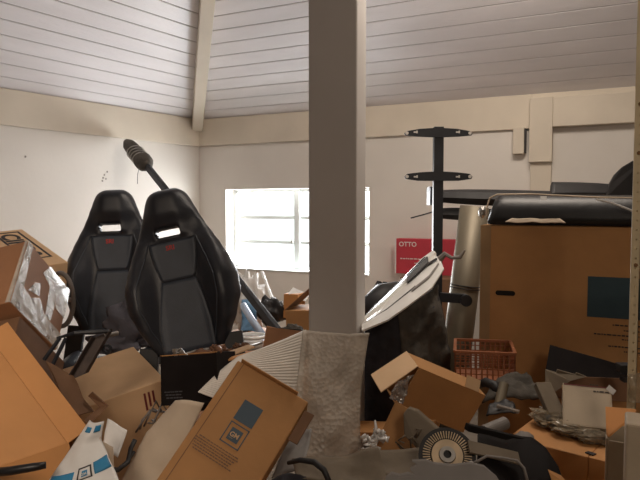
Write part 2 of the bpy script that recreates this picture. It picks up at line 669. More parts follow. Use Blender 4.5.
# pillar
PY = 2.72
pd = V((math.cos(R(-14)), math.sin(R(-14)), 0))
pn = V((-pd.y, pd.x, 0))
pc = P(308.3, 240, PY)
pw = 0.222
MB().box(V((pc.x, pc.y, 0)), pd * pw, pn * .24, UP * 4.2).make('pillar', M_pillar, kind='structure', bevel=.01)

# small junction box beside the post
k0 = BW(3.10, 0, 1.93)
jb = MB().box(k0, DB * .085, NB * .07, UP * .21).make('junction_box', M_beam, bevel=.005, label='small cream box fixed to the wall left of the post', cat='junction box')
MB().box(k0 + DB * .086 + UP * .01, DB * .012, NB * .06, UP * .19).make('side_slot', M_ink, jb)

# ------------------------------------------------------------------ supports of the heap (lowest cartons)
def plain_carton(name, label, cat, x, y, z, sx, sy, sz, rz, material, group=None, tape=True):
    c, s = math.cos(R(rz)), math.sin(R(rz))
    A, B = V((c, s, 0)) * sx, V((-s, c, 0)) * sy
    O = V((x, y, z)) - A / 2 - B / 2
    o = solid_box(O, A, B, UP * sz).make(name, material, bevel=.004, label=label, cat=cat, group=group)
    if tape:
        MB().box(O + B * .46 + UP * (sz + .0004) + A * .002, A * .996, B * .08, UP * .001).make('tape', M_tapeb, o)
    return o


heap = [
    # x, y, sx, sy, sz, turn, where
    (-1.62, 1.78, .62, .50, .60, 4, 'far left, below the orange-brown box'),
    (-.98, 1.62, .50, .46, .40, -6, 'under the orange-brown box and the printed bag'),
    (-.42, 1.62, .48, .48, .36, 5, 'under the tan curved board'),
    (.10, 1.56, .44, .44, .36, -4, 'under the grey-brown packing paper'),
    (.60, 1.58, .46, .46, .38, 7, 'under the clutch plate'),
    (-1.66, 2.48, .60, .60, .78, 3, 'carrying the taped box at the far left'),
    (-.74, 2.22, .44, .40, .24, -3, 'under the pale peach box'),
    (-.20, 2.22, .46, .40, .36, 4, 'under the black-printed carton'),
    (.32, 2.16, .44, .42, .38, -5, 'under the narrow standing carton'),
    (.84, 2.18, .46, .46, .42, 3, 'under the flat carton with the lamps'),
    (1.12, 1.62, .44, .40, .40, -4, 'under the two near beige cartons'),
    (-1.02, 3.36, .95, .56, .38, 3, 'carrying both black car seats'),
    (-.46, 4.16, .62, .80, .58, -25, 'carrying the clutter under the window'),
    (-1.83, 3.16, .40, .50, .95, -30, 'carrying the box with framed lettering'),
]
for (x, y, sx_, sy_, sz_, rz_, where) in heap:
    plain_carton('cardboard_box', 'plain brown carton low in the heap, ' + where, 'box', x, y, 0, sx_, sy_, sz_, rz_, M_card_red if (sx_ * 100) % 3 > 1 else M_card)


# ------------------------------------------------------------------ sports seats
def seat(name, label, topc, Y, yaw, roll, recline, zb, group, txt='SRI', clen=.40):
    """bucket seat; topc = pixel of the head of the backrest"""
    H = 0.80
    prof = [(0, .165), (.06, .20), (.14, .242), (.24, .280), (.33, .280), (.41, .256), (.48, .226), (.54, .196),
            (.60, .166), (.66, .142), (.72, .120), (.77, .099), (.80, .072)]

    def hw(z):
        for (a, b), (c, d) in zip(prof, prof[1:]):
            if z <= c:
                t = (z - a) / (c - a)
                t = t * t * (3 - 2 * t) * .5 + t * .5
                return b + (d - b) * t
        return prof[-1][1]

    def sm(a, b, x):
        t = min(1, max(0, (x - a) / (b - a)))
        return t * t * (3 - 2 * t)

    def yf(x, z):
        ax = abs(x)
        if z < .56:
            inner = .115 + .02 * (1 - z / .56)
            bol = sm(inner - .035, inner + .10, ax) * (.085 * (1 - sm(.30, .58, z)) + .022)
            return -.035 - bol
        t = sm(.60, .68, z)
        return -.053 * (1 - t) - .075 * t + .02 * sm(.04, .12, ax) - .015 * (z - .6)

    def yback(x, z):
        return .055 - .03 * (z / H) + .0

    M = Matrix.Rotation(R(yaw), 4, 'Z') @ Matrix.Rotation(R(roll), 4, 'Y') @ Matrix.Rotation(R(-recline), 4, 'X')
    top = P(topc[0], topc[1], Y)
    off = top - (M @ V((0, 0, H)))
    Wd = lambda x, y, z: (M @ V((x, y, z))) + off
    NU, NZ = 32, 44
    hx, hz0, hz1 = .058, .566, .600

    def col(i, j, front):
        z = H * j / NZ
        u = -1 + 2 * i / NU
        ed = max(0, 1 - abs(u) ** 3.2) ** .5
        et = max(0, 1 - max(0, (z - (H - .07)) / .07) ** 3) ** .5
        k = ed * (.25 + .75 * et)
        W_ = hw(z) * (1 - .25 * max(0, (z - (H - .03)) / .03) ** 2)
        x = u * W_
        mid = .005 + .0 * z
        yy = yf(x, z) if front else yback(x, z)
        return V((x, mid + (yy - mid) * k, z + (0.0 if j < NZ else .0)))

    vs, idx = [], {}
    for fr in (0, 1):
        for j in range(NZ + 1):
            for i in range(NU + 1):
                idx[(fr, i, j)] = len(vs)
                vs.append(col(i, j, fr == 0))
    def masked(i, j):
        z = H * (j + .5) / NZ
        x = (-1 + 2 * (i + .5) / NU) * hw(z)
        return abs(x + .012) < hx and hz0 < z < hz1
    fs = []
    for j in range(NZ):
        for i in range(NU):
            if masked(i, j):
                continue
            fs.append((idx[(0, i, j)], idx[(0, i + 1, j)], idx[(0, i + 1, j + 1)], idx[(0, i, j + 1)]))
            fs.append((idx[(1, i, j)], idx[(1, i, j + 1)], idx[(1, i + 1, j + 1)], idx[(1, i + 1, j)]))
            for (di, dj, e) in ((-1, 0, ((i, j), (i, j + 1))), (1, 0, ((i + 1, j), (i + 1, j + 1))), (0, -1, ((i, j), (i + 1, j))), (0, 1, ((i, j + 1), (i + 1, j + 1)))):
                a, b = i + di, j + dj
                if a < 0 or a >= NU or b < 0 or b >= NZ or masked(a, b):
                    fs.append((idx[(0, *e[0])], idx[(0, *e[1])], idx[(1, *e[1])], idx[(1, *e[0])]))
    m = MB().add([Wd(*p) for p in vs], fs)
    root = m.make(name, M_leather, smooth=True, subsurf=1, label=label, cat='car seat', group=group,
                  base=V((Wd(0, 0, 0).x, Wd(0, 0, 0).y, zb)))
    # charcoal panels with piping
    def panel(nm, outline, lift, mt):
        n = 14
        zs = [o[0] for o in outline]
        def fn(u, v):
            z = zs[0] + (zs[-1] - zs[0]) * v
            for (a, b), (c, d) in zip(outline, outline[1:]):
                if z <= c + 1e-9:
                    h = b + (d - b) * (z - a) / (c - a)
                    break
            x = (2 * u - 1) * h
            return Wd(x, yf(x, z) - lift, z)
        MB().surf(fn, n, n, .006).make(nm, mt, root, smooth=True)
        pts = []
        for a, b in outline:
            pts.append((-b, a))
        for a, b in reversed(outline):
            pts.append((b, a))
        dense = []
        for k in range(len(pts)):
            p, q = pts[k], pts[(k + 1) % len(pts)]
            for t in range(5):
                dense.append((p[0] + (q[0] - p[0]) * t / 5, p[1] + (q[1] - p[1]) * t / 5))
        MB().tube([Wd(x, yf(x, z) - lift - .001, z) for x, z in dense], .003, 6, closed=True).make(nm + '_seam', M_leather, root)
    panel('shoulder_panel', [(.345, .070), (.36, .084), (.42, .100), (.50, .112), (.535, .112)], .004, M_leather2)
    panel('back_panel', [(.0, .125), (.12, .125), (.24, .108), (.345, .085)], .002, M_leather2)
    # piping along the bolsters
    for sgn in (-1, 1):
        pts = []
        for k in range(26):
            z = .02 + .52 * k / 25
            x = sgn * hw(z) * (.66 - .06 * sm(.30, .52, z))
            pts.append(Wd(x, yf(x, z) - .001, z))
        MB().tube(pts, .0028, 6).make('piping', M_leather2, root)
    # stitched badge
    ex, ez = (Wd(1, 0, 0) - Wd(0, 0, 0)), (Wd(0, 0, 1) - Wd(0, 0, 0))
    text_mesh(txt, 'stitched_badge', Wd(-.034, yf(0, .50) - .0085, .492), ex, ez, .033, M_redthread, root, bold=.02)
    # cushion
    Mc = Matrix.Rotation(R(yaw), 4, 'Z') @ Matrix.Rotation(R(roll), 4, 'Y')
    b0 = Wd(0, -.02, 0) + V((0, 0, -.16))
    Wc = lambda x, y, z: (Mc @ V((x, y, z))) + b0
    def cz(x, y):
        return .045 + .055 * sm(.13, .20, abs(x)) + .03 * (-y / .5)
    NX, NY = 18, 16
    vs, fs = [], []
    for f in (0, 1):
        for j in range(NY + 1):
            for i in range(NX + 1):
                u, v = -1 + 2 * i / NX, j / NY
                hwc = .235 - .03 * v
                x, y = u * hwc, -clen * v + .03
                k = max(0, 1 - abs(u) ** 8) ** .5 * max(0, 1 - abs(2 * v - 1) ** 8) ** .5
                z = cz(x, y) if f == 0 else -.08
                vs.append(Wc(x, y, -.02 + (z + .02) * k))
    W_ = NX + 1
    MM = (NX + 1) * (NY + 1)
    for j in range(NY):
        for i in range(NX):
            a = j * W_ + i
            q = (a, a + 1, a + 1 + W_, a + W_)
            fs.append(q)
            fs.append(tuple(MM + k for k in q)[::-1])
    MB().add(vs, fs).make('cushion', M_leather, root, smooth=True)
    for sx in (-.225, .225):
        h0, h1 = Wd(sx * .9, .0, .05), Wc(sx, -.02, -.02)
        MB().bar(h0, h1, .03, .09, (1, 0, 0)).make('hinge_cover', M_blackplas, root, bevel=.004)
    for sx in (-.19, .19):
        q0, q1 = Wc(sx, .02, -.1), Wc(sx, -clen + .05, -.1)
        m = MB().bar(q0, q1, .035, .04)
        for q in (q0.lerp(q1, .06), q0.lerp(q1, .94)):
            m.box(V((q.x - .02, q.y - .02, zb)), V((.04, 0, 0)), V((0, .04, 0)), V((0, 0, max(.02, q.z - zb - .01))))
        m.make('slide_rail', M_steelblk, root)
    return root, Wd, Wc


SG = 'black sports seats side by side'
s2, Wd2, Wc2 = seat('car_seat', 'black leather car seat behind the other one, nearer the left wall', (114, 190), 3.40, 4, -2, 10, .40, SG, clen=.34)
s1, Wd1, Wc1 = seat('car_seat', 'black leather car seat in front, nearer the window, overlapping the other seat', (165, 190), 2.98, 0, -12, 11, .40, SG, clen=.26)

# jacket bundled in the left seat
m = MB()
m.lump(P(130, 322, 3.08), .12, .08, .115, .35, 9, 3)
m.lump(P(118, 342, 3.08), .14, .09, .06, .4, 9, 8)
jk = m.make('jacket', M_jacket, smooth=True, label='dark jacket bundled on the cushion of the rear seat', cat='jacket')
MB().lump(P(132, 311, 3.04), .02, .02, .035, .3, 9, 5, rot=-.4).make('lining', M_greyplas, jk, smooth=True)

# ------------------------------------------------------------------ pole with bound head leaning in the corner
top = P(146, 165, 5.12)
bot = P(278, 331, 3.75)
root = MB().bar(bot, top, .038, .052).make('roller_pole', M_steelblk, bevel=.006, label='long black pole leaning against the left wall with a bound brush head', cat='pole')
d = (top - bot).normalized()
tip = P(126.5, 142, 5.36)
m = MB()
pts, rr = [], []
for k in range(9):
    t = k / 8
    pts.append(P(148, 167, 5.10).lerp(tip, t))
    rr.append([.040, .075, .078, .060, .066, .064, .062, .055, .030][k] * 1.0)
m.tube(pts, rr, 14)
hd_ = m.make('brush_head', M_cloth2, root, smooth=True)
m = MB()
for k in range(4):
    c = pts[0].lerp(tip, .30 + .09 * k)
    dd = (tip - pts[0]).normalized()
    a = dd.orthogonal().normalized()
    b = dd.cross(a)
    m.tube([c + (a * math.cos(x) + b * math.sin(x)) * .070 + dd * .02 * math.cos(x) for x in [i * math.pi / 8 for i in range(16)]], .005, 6, closed=True)
m.make('binding_wire', M_alu, hd_)
MB().tube([P(139, 168, 5.1), P(137.5, 175, 5.12), P(137.5, 184, 5.13)], .003, 5).make('loose_string', M_greyplas, root)

# ------------------------------------------------------------------ cartons on the left
# far box with the printed frame
O, a, b, c = P(22, 229, 3.45), None, None, None
A = P(68, 262, 3.12) - O
B = P(-40, 257, 2.95) - O
A, B, C = ortho(A, B, .26)
if C.z > 0:
    C = -C
bx = solid_box(O, A, B, C).make('cardboard_box', M_card_pale, bevel=.004, label='tilted cardboard box with black framed lettering against the left wall', cat='box')
n = A.cross(B).normalized()
if n.z < 0:
    n = -n
a1, b1 = A.normalized(), B.normalized()
m = MB()
fa0, fa1, fb0, fb1 = .035, A.length * .80, .035, B.length * .9
th = .012
Q = O + n * .0005
m.box(Q + a1 * fa0 + b1 * fb0, a1 * (fa1 - fa0), b1 * th, n * .001)
m.box(Q + a1 * fa0 + b1 * (fb0 + .125), a1 * (fa1 - fa0), b1 * th, n * .001)
m.box(Q + a1 * fa0 + b1 * fb0, a1 * th, b1 * (fb1 - fb0), n * .001)
m.box(Q + a1 * fa1 + b1 * fb0, a1 * th, b1 * .137, n * .001)
m.make('printed_frame', M_ink, bx)
text_mesh('CIPOS', 'printed_letters', Q + a1 * (fa0 + .03) + b1 * (fb0 + .118), a1, -b1, .125, M_ink, bx, bold=.03)

# taped box
O, a, b, c = yj((10, 302), (24, 241), (53, 352), (-22, 309), 2.30, 1, 1, 2.6)
bx = solid_box(O, a, b, c).make('cardboard_box', M_card_red, bevel=.004, label='red-brown cardboard box covered in shiny clear tape, leaning on its corner', cat='box')
n = a.cross(b).normalized()
if n.y > 0:
    n = -n
def on(u, v, l=.002):
    return O + b * u + a * v + n * l
for nm, q in (('edge_tape', [(0.0, 0), (.16, 0), (.13, .45), (.10, 1.0), (0, 1.0)]),
              ('cross_tape', [(.10, .0), (1.0, .0), (1.0, .25), (.62, .26), (.45, .42), (.30, .30), (.12, .34)]),
              ('side_tape', [(.62, .27), (.74, .27), (.78, .98), (.50, 1.0), (.40, .80), (.58, .72)]),
              ('corner_tape', [(.78, .52), (1.0, .50), (1.0, 1.0), (.70, 1.0)]),
              ('short_tape', [(.22, .36), (.44, .44), (.40, .62), (.30, .55)])):
    MB().prism([on(u, v) for u, v in q], n * .0015).make(nm, M_tape, bx)
# tape round the left face edge
nl_ = a.cross(c).normalized()
if nl_.y > 0:
    nl_ = -nl_
MB().prism([O + c * s_ + a * t_ + nl_ * .002 for s_, t_ in ((0, 0), (.05, 0), (.03, 1), (0, 1))], nl_ * .0015).make('edge_tape', M_tape, bx)

# shaded underside of the taped box, put in as a darker added box
ubx = solid_box(O - a * 1.15 + b * .12 + V((0, .05, 0)), a, b, c).make('cardboard_box', M_card_dk, bevel=.004, label='dark brown box added as the shaded underside of the taped box at the left edge', cat='box')

# large orange open carton, lower left
D = P(68, 443, 1.80)
s_ = 1.80 / F
Av = (P(0, 350, 1.98) - D) * 1.2
Lv = (P(0, 463, 1.62) - D) * 1.3
Av, Lv, Cv = ortho(Av, Lv, .30)
bx = MB().add([], [])
bx = solid_box(D, Av, Lv, Cv).make('cardboard_box', M_card_or, bevel=.004, label='large bright orange-brown cardboard box at the left edge with open flaps', cat='box')
f = P(90, 432, 1.83) - D
f = f - Av.normalized() * f.dot(Av.normalized())
MB().slab(D + Lv * 0 - f * .02, Av, f * 1.05, .005).make('flap', M_card_or, bx, bevel=.001)
f2 = V((8, -6, -26)) * s_
f2 = f2 - Lv.normalized() * f2.dot(Lv.normalized())
MB().slab(D - f2 * .02, Lv, f2 * 1.2, .005).make('flap', M_card_or, bx, bevel=.001)

# torn dark flap piece
root = MB().patch([P(46, 362, 2.08), P(72, 377, 2.14), P(93, 412, 2.12), P(74, 416, 2.0)], 8, 10, .02, 5, .005, 2).make('cardboard_scrap', M_card_dk, smooth=False, label='crumpled dark brown cardboard scrap between the orange box and the pale box', cat='cardboard')
MB().prism([P(88, 396, 2.13), P(92, 392, 2.11), P(108, 406, 2.10), P(90, 424, 2.02), P(84, 420, 2.04), P(99, 407, 2.11)], V((0, .006, 0))).make('torn_corner', M_card_dk, root)

# pale open carton under the seats
O, a, b, c = yj((78, 410), (46, 360), (165, 379), (92, 470), 2.34, .72, 1.0, 2.2)
bx = solid_box(O, a, b, c).make('cardboard_box', M_card_pale, bevel=.004, label='pale peach cardboard box below the black car seats, red print on its side', cat='box')
fn_ = b.cross(c).normalized()
if fn_.y > 0:
    fn_ = -fn_
cr = mat('crimson_print', (0.15, 0.025, 0.025), .7)
m = MB()
for k in range(3):
    m.box(O + b * (.72 + .05 * k) + c * .05 + fn_ * .001, b * .024, c * (.13 - .02 * k), fn_ * .001)
m.make('red_print', cr, bx)

# bracket
root = MB()
p0, p1 = P(78, 377, 2.15), P(103, 334, 2.22)
ax = (p1 - p0)
sd = V((.066, .01, .028))
root.box(p0 - sd * .5, ax, sd, V((.0, .004, 0)) * 1.2)
root.box(p0 - sd * .5, ax, sd.normalized() * .005, V((0, -.03, .01)))
root.box(p0 + sd * .5, ax, sd.normalized() * .005, V((0, -.03, .01)))
br = root.make('metal_bracket', mat('dark_rusty_steel', (.07, .05, .042), .55, metal=.3, var=.3, nscale=20), bevel=.0015, label='long rusty brown metal bracket with side bars lying over the dark carton', cat='bracket')
MB().tube([P(57, 338, 2.18), P(75, 333, 2.16), P(95, 332, 2.18), P(111, 331, 2.2)], [.004, .008, .009, .006], 8).make('cross_bar', M_steelblk, br)
for q in (((60, 338), (44, 360)), ((66, 338), (52, 366))):
    MB().bar(P(*q[0], 2.16), P(*q[1], 2.10), .012, .008).make('strut', M_steelblk, br)
cc = P(107, 349, 2.2)
MB().pipe(cc + V((0, -.006, 0)), cc + V((0, .006, 0)), .018, .009, 18).make('mounting_eye', M_steelblk, br)
MB().pipe(P(104, 336, 2.22), P(118, 333, 2.26), .008, .002, 12).make('pin', M_alu, br)

# black rod at the lower left
m = MB().tube([P(-12, 473, 1.56), P(10, 471, 1.55), P(34, 467, 1.55), P(46, 465, 1.56)], [.012, .012, .011, .009], 10)
m.make('trim_rod', M_glossblack, smooth=True, label='glossy black rod in the lower left corner beneath the orange box', cat='rod')

# printed white plastic bag
Yb = 1.62
def bagp(u, v):
    l = P(45, 486, Yb - .02).lerp(P(87, 425, Yb + .10), v) if v < .75 else P(76.5, 440, Yb + .055).lerp(P(90, 420, Yb + .10), (v - .75) / .25)
    r = P(122, 486, Yb - .02).lerp(P(101, 440, Yb + .08), min(1, v / .7)) if v < .7 else P(101, 440, Yb + .08).lerp(P(104, 421, Yb + .10), (v - .7) / .3)
    p = l.lerp(r, u)
    return p + V((0, -.018 * math.sin(math.pi * u) + .006 * noise.noise(p * 30), 0))
bag = MB().surf(bagp, 16, 18, .003).make('plastic_bag', M_whiteplas, smooth=True, label='white plastic parts bag with blue printed bands, standing at the lower left', cat='bag')
def band(nm, u0, u1, v0, v1, mt, sl=.0):
    def fn(u, v):
        uu = u0 + (u1 - u0) * u
        vv = v0 + (v1 - v0) * v + sl * uu
        e = bagp(uu, vv)
        return e + V((0, -.0028, .0005))
    MB().surf(fn, 8, 4, .0015).make(nm, mt, bag, smooth=True)
band('blue_band', .02, .36, .01, .15, M_bluep, .28)
band('blue_band', .70, .99, .02, .20, M_bluep, .28)
band('emblem_frame', .43, .66, .00, .19, M_ink, .28)
def band2(nm, u0, u1, v0, v1, mt, l, sl=.28):
    def fn(u, v):
        uu = u0 + (u1 - u0) * u
        vv = v0 + (v1 - v0) * v + sl * uu
        return bagp(uu, vv) + V((0, -l, .0005))
    MB().surf(fn, 6, 4, .0012).make(nm, mt, bag, smooth=True)
band2('emblem_ground', .455, .635, .02, .17, M_whiteplas, .0042)
band2('emblem_square', .50, .59, .05, .14, M_bluep, .0056)
band2('small_blue_square', .18, .50, .86, .935, M_bluep, .003, 0)
band2('small_blue_square', .66, .92, .86, .955, M_bluep, .003, 0)
gp = bagp(.515, .085 + .28 * .515)
text_mesh('GM', 'emblem_letters', gp + V((-.003, -.008, -.002)), bagp(.8, .3) - bagp(.5, .216), UP, .010, M_whiteplas, bag, bold=.02)

# sheets behind the bag
MB().patch([P(103, 447, 1.86), P(118, 458, 1.84), P(127, 430, 1.90), P(108, 419, 1.92)], 8, 8, .014, 12, .003, 4).make('paper_sheet', M_whiteplas, smooth=True, label='curled white paper sheet sticking up behind the printed bag', cat='paper')
MB().patch([P(96, 466, 1.74), P(114, 470, 1.76), P(112, 448, 1.80), P(99, 440, 1.78)], 8, 8, .012, 12, .003, 6).make('foam_offcut', M_foam, smooth=True, label='small beige foam offcut right beside the printed bag', cat='foam')
MB().lump(P(96.5, 440, 1.70), .013, .006, .024, .15, 6, 2).make('cardboard_disc', M_card_or, smooth=True, label='rounded orange cardboard tab against the edge of the printed bag', cat='cardboard')
MB().patch([P(96, 484, 1.68), P(108, 486, 1.68), P(112, 472, 1.72), P(99, 466, 1.72)], 6, 6, .008, 12, .004, 7).make('cardboard_scrap', M_card_or, label='small orange cardboard scrap at the bottom edge right of the printed bag', cat='cardboard')
m = MB().tube([P(106, 468, 1.82), P(118, 470, 1.82), P(128, 462, 1.86), P(131, 448, 1.90), P(135, 440, 1.92)], .008, 8)
m.tube([P(112, 473, 1.80), P(124, 466, 1.84), P(134, 452, 1.9)], .006, 8)
m.make('rubber_hose', M_blackplas, smooth=True, label='thin black rubber hoses between the white paper and the tan board', cat='hose')

# tan foam board
Yt = 1.95
def tan(u, v):
    l = P(112, 500, Yt - .12).lerp(P(147, 433, Yt), v / .6) if v < .6 else P(147, 433, Yt).lerp(P(176, 401, Yt + .06), (v - .6) / .4)
    r = P(158, 500, Yt - .12).lerp(P(204, 403, Yt + .03), v)
    p = l.lerp(r, u)
    return p + V((0, -.03 * math.sin(math.pi * u) * (1 - .3 * v) + .004 * noise.noise(p * 14), .012 * math.sin(math.pi * u) * v))
MB().surf(tan, 16, 20, .008).make('foam_board', M_foam, smooth=True, label='tan curved foam-lined board leaning beside the left side of the branded carton'.replace('branded ', 'emblem '), cat='board')

# dark carton with metal odds and ends
O, a, b, c = P(161, 406, 2.22), None, None, None
A = P(218, 403, 2.16) - O
B = P(157, 356, 2.27) - O
A, B, C = ortho(A, B, .17)
bx = open_box(O, A, B, C, '+B', .006).make('cardboard_box', M_blackcard, bevel=.0015, label='open black-printed carton full of metal bits below the front seat', cat='box')
m = MB()
m.box(O + B + A * 0, A, -B * .02, C.normalized() * .008)
m.make('raw_edge', M_card, bx)
print_lines(bx, O + B * .25 + A * .06 - C.normalized() * .0005, A, B, A.length * .35, 3, .011, mat('faded_print', (.07, .07, .08), .6), 3)

OB, AB, BB, CB = O, A, B, C
def inbox(u, v, w_):
    return OB + AB * u + BB * v + CB * w_
m = MB().box(inbox(.03, .05, .05), AB * .94, BB * .85, CB * .9)
m.make('packing_paper', M_card_dk, bx)
def bit(nm, lab, cat, mbuild, mt, grp=None, **k):
    return mbuild.make(nm, mt, label=lab, cat=cat, group=grp, **k)
bit('pipe_fitting', 'round open metal pipe end poking out of the black carton', 'pipe', MB().pipe(inbox(.34, .93, .28), inbox(.30, 1.08, .10), .0125, .004, 18), M_alu, smooth=False)
bit('bolt', 'pale bolt head standing at the left corner of the black carton', 'bolt', MB().cyl(inbox(.17, .92, .3), inbox(.17, 1.07, .25), .007, None, 10).cyl(inbox(.17, 1.06, .25), inbox(.17, 1.12, .24), .013, None, 6), M_alu)
bit('metal_clamp', 'rusty clamp lying in the top of the black carton', 'clamp', MB().tube([inbox(.45, .96, .2), inbox(.6, 1.0, .35), inbox(.75, .97, .5), inbox(.9, 1.05, .4), inbox(1.0, 1.0, .2)], [.008, .014, .01, .015, .008], 10), M_rust, smooth=True)
bit('metal_tube', 'long thin grey tube running along behind the black carton', 'tube', MB().tube([P(176, 357, 2.52), P(195, 351, 2.58), P(214, 348, 2.62), P(232, 351, 2.66), P(262, 343, 2.8)], .006, 8), M_alu, smooth=True)
m = MB()
for k in range(7):
    rnd.seed(k)
    x = 200 + k * 7.5
    m.lump(P(x, 352 + 3 * math.sin(k * 2) - k * .8, 2.55 + .02 * k), .022, .02, .014, .5, 14, k, 12, 8)
m.make('engine_part', M_rust, smooth=False, label='rusty knobbly engine manifold below the front seat, behind the carton', cat='engine part')
# long slats over the carton edge
MB().bar(P(222, 361, 2.30), P(268, 348.5, 2.36), .028, .007).make('cardboard_strip', M_card_or, label='narrow cardboard strip lying above the emblem carton, pointing to the pillar', cat='cardboard')
MB().bar(P(206, 362, 2.42), P(252, 346, 2.55), .05, .006).make('cardboard_strip', M_card_pale, label='wider pale cardboard strip just behind the narrow strip', cat='cardboard')
# wires left of dark carton
m = MB()
for k in range(5):
    rnd.seed(20 + k)
    m.tube([P(136 + 4 * k, 432 - 3 * k, 2.3), P(141 + 3 * k + rnd.uniform(-3, 3), 418 + rnd.uniform(-6, 6), 2.25), P(150 + 3 * k, 405 + rnd.uniform(-4, 8), 2.28), P(156 + 3 * k, 412, 2.3)], .004, 6)
m.make('cable_tangle', M_greyplas, smooth=True, label='tangle of grey cables between the pale box and the black carton', cat='cable')

# emblem carton in front
O = P(169.5, 479, 1.84)
TL, TR = P(238, 360, 2.06), P(308.5, 402, 1.99)
W_ = TR - TL
Hn = TL - O
W_, Hn, Cn = ortho(W_, Hn, .10)
O = TL - Hn * 1.3
Hn = Hn * 1.3
bx = solid_box(O, W_, Hn, Cn).make('cardboard_box', M_card, bevel=.005, label='tilted brown carton with slate square and emblem, front centre of the heap', cat='box')
n = -Cn.normalized()
wn, hn = W_.normalized(), Hn.normalized()
sz = 21.5 * 2.0 / F
c1 = P(249.2, 417.8, 2.0)
# project centre onto the face
c1 = c1 - n * (c1 - O).dot(n)
m = MB().box(c1 - wn * sz / 2 - hn * sz / 2 + n * .0006, wn * sz, hn * sz, n * .001)
m.make('printed_square', M_blueink, bx)
c2 = c1 - hn * (sz * 1.12)
gm_mark(bx, c2, wn, hn, sz, M_blueink, M_card_pale)
print_lines(bx, c2 - wn * .115 - hn * (sz * .80), wn, hn, .17, 6, .0085, mat('faint_print', (.20, .115, .07), .7), 5)
m = MB().box(O + W_ * .085 + n * .0004, wn * .0025, Hn, n * .0006)
m.make('fold_line', M_card_dk, bx)
MB().slab(TR - hn * .03 + wn * .004, wn * .035 + n * .01, -hn * .11, .005).make('flap', M_card_dk, bx, bevel=.001)
MB().slab(TL + wn * .012 + Cn * .2, wn * (W_.length * .8), hn * .01 - Cn * .3, .004).make('flap', M_card, bx, bevel=.001)

# ribbed foam sheet joined to bubble wrap round the pillar foot
def rib(u, v):
    t = P(238, 357, 2.30).lerp(P(306, 330, 2.46), u)
    b_ = P(198, 392, 2.12).lerp(P(300, 425, 2.32), u)
    p = b_.lerp(t, v)
    return p + V((0, -.02 * math.sin(math.pi * u), .006 * math.sin(math.pi * v)))
fs_ = MB().surf(lambda u, v: V(rib(u, v)) + V((0, -.0011 * math.sin(v * 170), .0005)), 16, 230, .006).make('foam_sheet', M_rib, smooth=True, label='light ribbed foam sheet behind the emblem carton, left of the pillar', cat='packing sheet')

def bub(u, v):
    t = P(303, 330, 2.42).lerp(P(370, 333, 2.40), u)
    b_ = P(288, 462, 2.22).lerp(P(361, 467, 2.30), u)
    p = b_.lerp(t, v)
    k = noise.noise(V((u * 2.2, v * 3.0, 4))) * .022 + noise.noise(V((u * 5, v * 6, 9))) * .008
    return p + V((-.02 * math.sin(v * 3.0) * u, k - .03 * math.sin(math.pi * u), 0))
MB().surf(bub, 30, 44, .005).make('bubble_wrap', M_bubble, smooth=True, label='hanging sheet of cloudy bubble wrap in front of the pillar foot', cat='bubble wrap')

# ------------------------------------------------------------------ clutter under the window
wallc = 'things under the window'
root = MB().lump(P(247, 303, 4.45), .13, .09, .20, .6, 11, 3, 36, 24).make('plastic_sack', M_whiteplas, smooth=True, label='bunched white plastic sack under the window beside the front seat', cat='sack')
MB().patch([P(240, 330, 4.2), P(258, 332, 4.18), P(256, 300, 4.3), P(242, 300, 4.32)], 10, 10, .07, 6, .004, 8).make('plastic_sack', M_bluebag, smooth=True, label='blue plastic sack low under the window, by the front seat', cat='sack')
MB().tube([P(243, 305, 3.75), P(252, 320, 3.65), P(262, 334, 3.55)], .022, 14).make('plastic_pipe', mat('pale_blue_plastic', (.45, .55, .72), .3), smooth=True, label='pale blue plastic pipe right beside the front seat edge', cat='pipe')
MB().tube([P(262, 272, 4.95), P(273, 300, 4.6), P(281, 318, 4.4)], .012, 8).make('wooden_lath', M_whiteplas, label='thin white lath leaning against the wall under the window', cat='lath')
MB().lump(P(272, 311, 4.2), .10, .08, .095, .5, 9, 11).make('rubbish_bag', M_blackplas, smooth=True, label='black rubbish bag under the window, next to the orange box', cat='bag')
o_ = solid_box(P(283, 318, 4.15), V((.10, -.03, .0)), V((.05, .12, 0)), V((.005, 0, .17))).make('cardboard_box', M_card_or, bevel=.004, label='small orange-brown box under the window beside the black bag', cat='box')
MB().slab(P(288, 294, 4.14), V((.12, -.02, -.05)), V((.03, .10, .03)), .004).make('flap', M_whiteplas, o_)
O = P(287, 342, 3.75)
A = P(312, 346, 3.6) - O
MBx = MB()
A, B, C = ortho(V((.30, -.10, .02)), V((0, 0, .20)), .25)
bxx = solid_box(O, A, B, C).make('cardboard_box', M_card, bevel=.004, label='brown box half hidden behind the left edge of the pillar', cat='box')
MB().slab(O + B, V((.16, -.02, .145)), C * .9, .005).make('flap', M_card_dk, bxx)
# white tray with dark content
tr_c = P(252, 340, 3.1)
m = MB()
m.tube([tr_c + V((.075 * math.cos(x), .06 * math.sin(x), .02)) for x in [i * math.pi / 10 for i in range(20)]], .010, 8, closed=True)
m.cyl(tr_c + V((0, 0, -.045)), tr_c + V((0, 0, .0)), .05, .07, 20)
tb = m.make('plastic_bowl', M_whiteplas, smooth=True, label='white plastic bowl between the front seat and the open carton', cat='bowl')
# open carton left of pillar
O = P(262, 352, 2.92)
A, B, C = ortho(P(304, 358, 2.80) - O, V((-.01, .05, .12)), .26)
bx = open_box(O, A, B, C, '+B', .006).make('cardboard_box', M_card_red, bevel=.001, label='open brown carton left of the pillar with greasy parts inside', cat='box')
MB().box(O + A * .04 + B * .05 + C * .04, A * .92, B * .6, C * .92).make('packing_paper', M_card_dk, bx)
MB().lump(O + A * .45 + B * .95 + C * .3, .06, .05, .03, .6, 12, 3, 16, 10).make('engine_part', M_cloth2, label='greasy dark engine part lying in the open carton left of the pillar', cat='engine part')

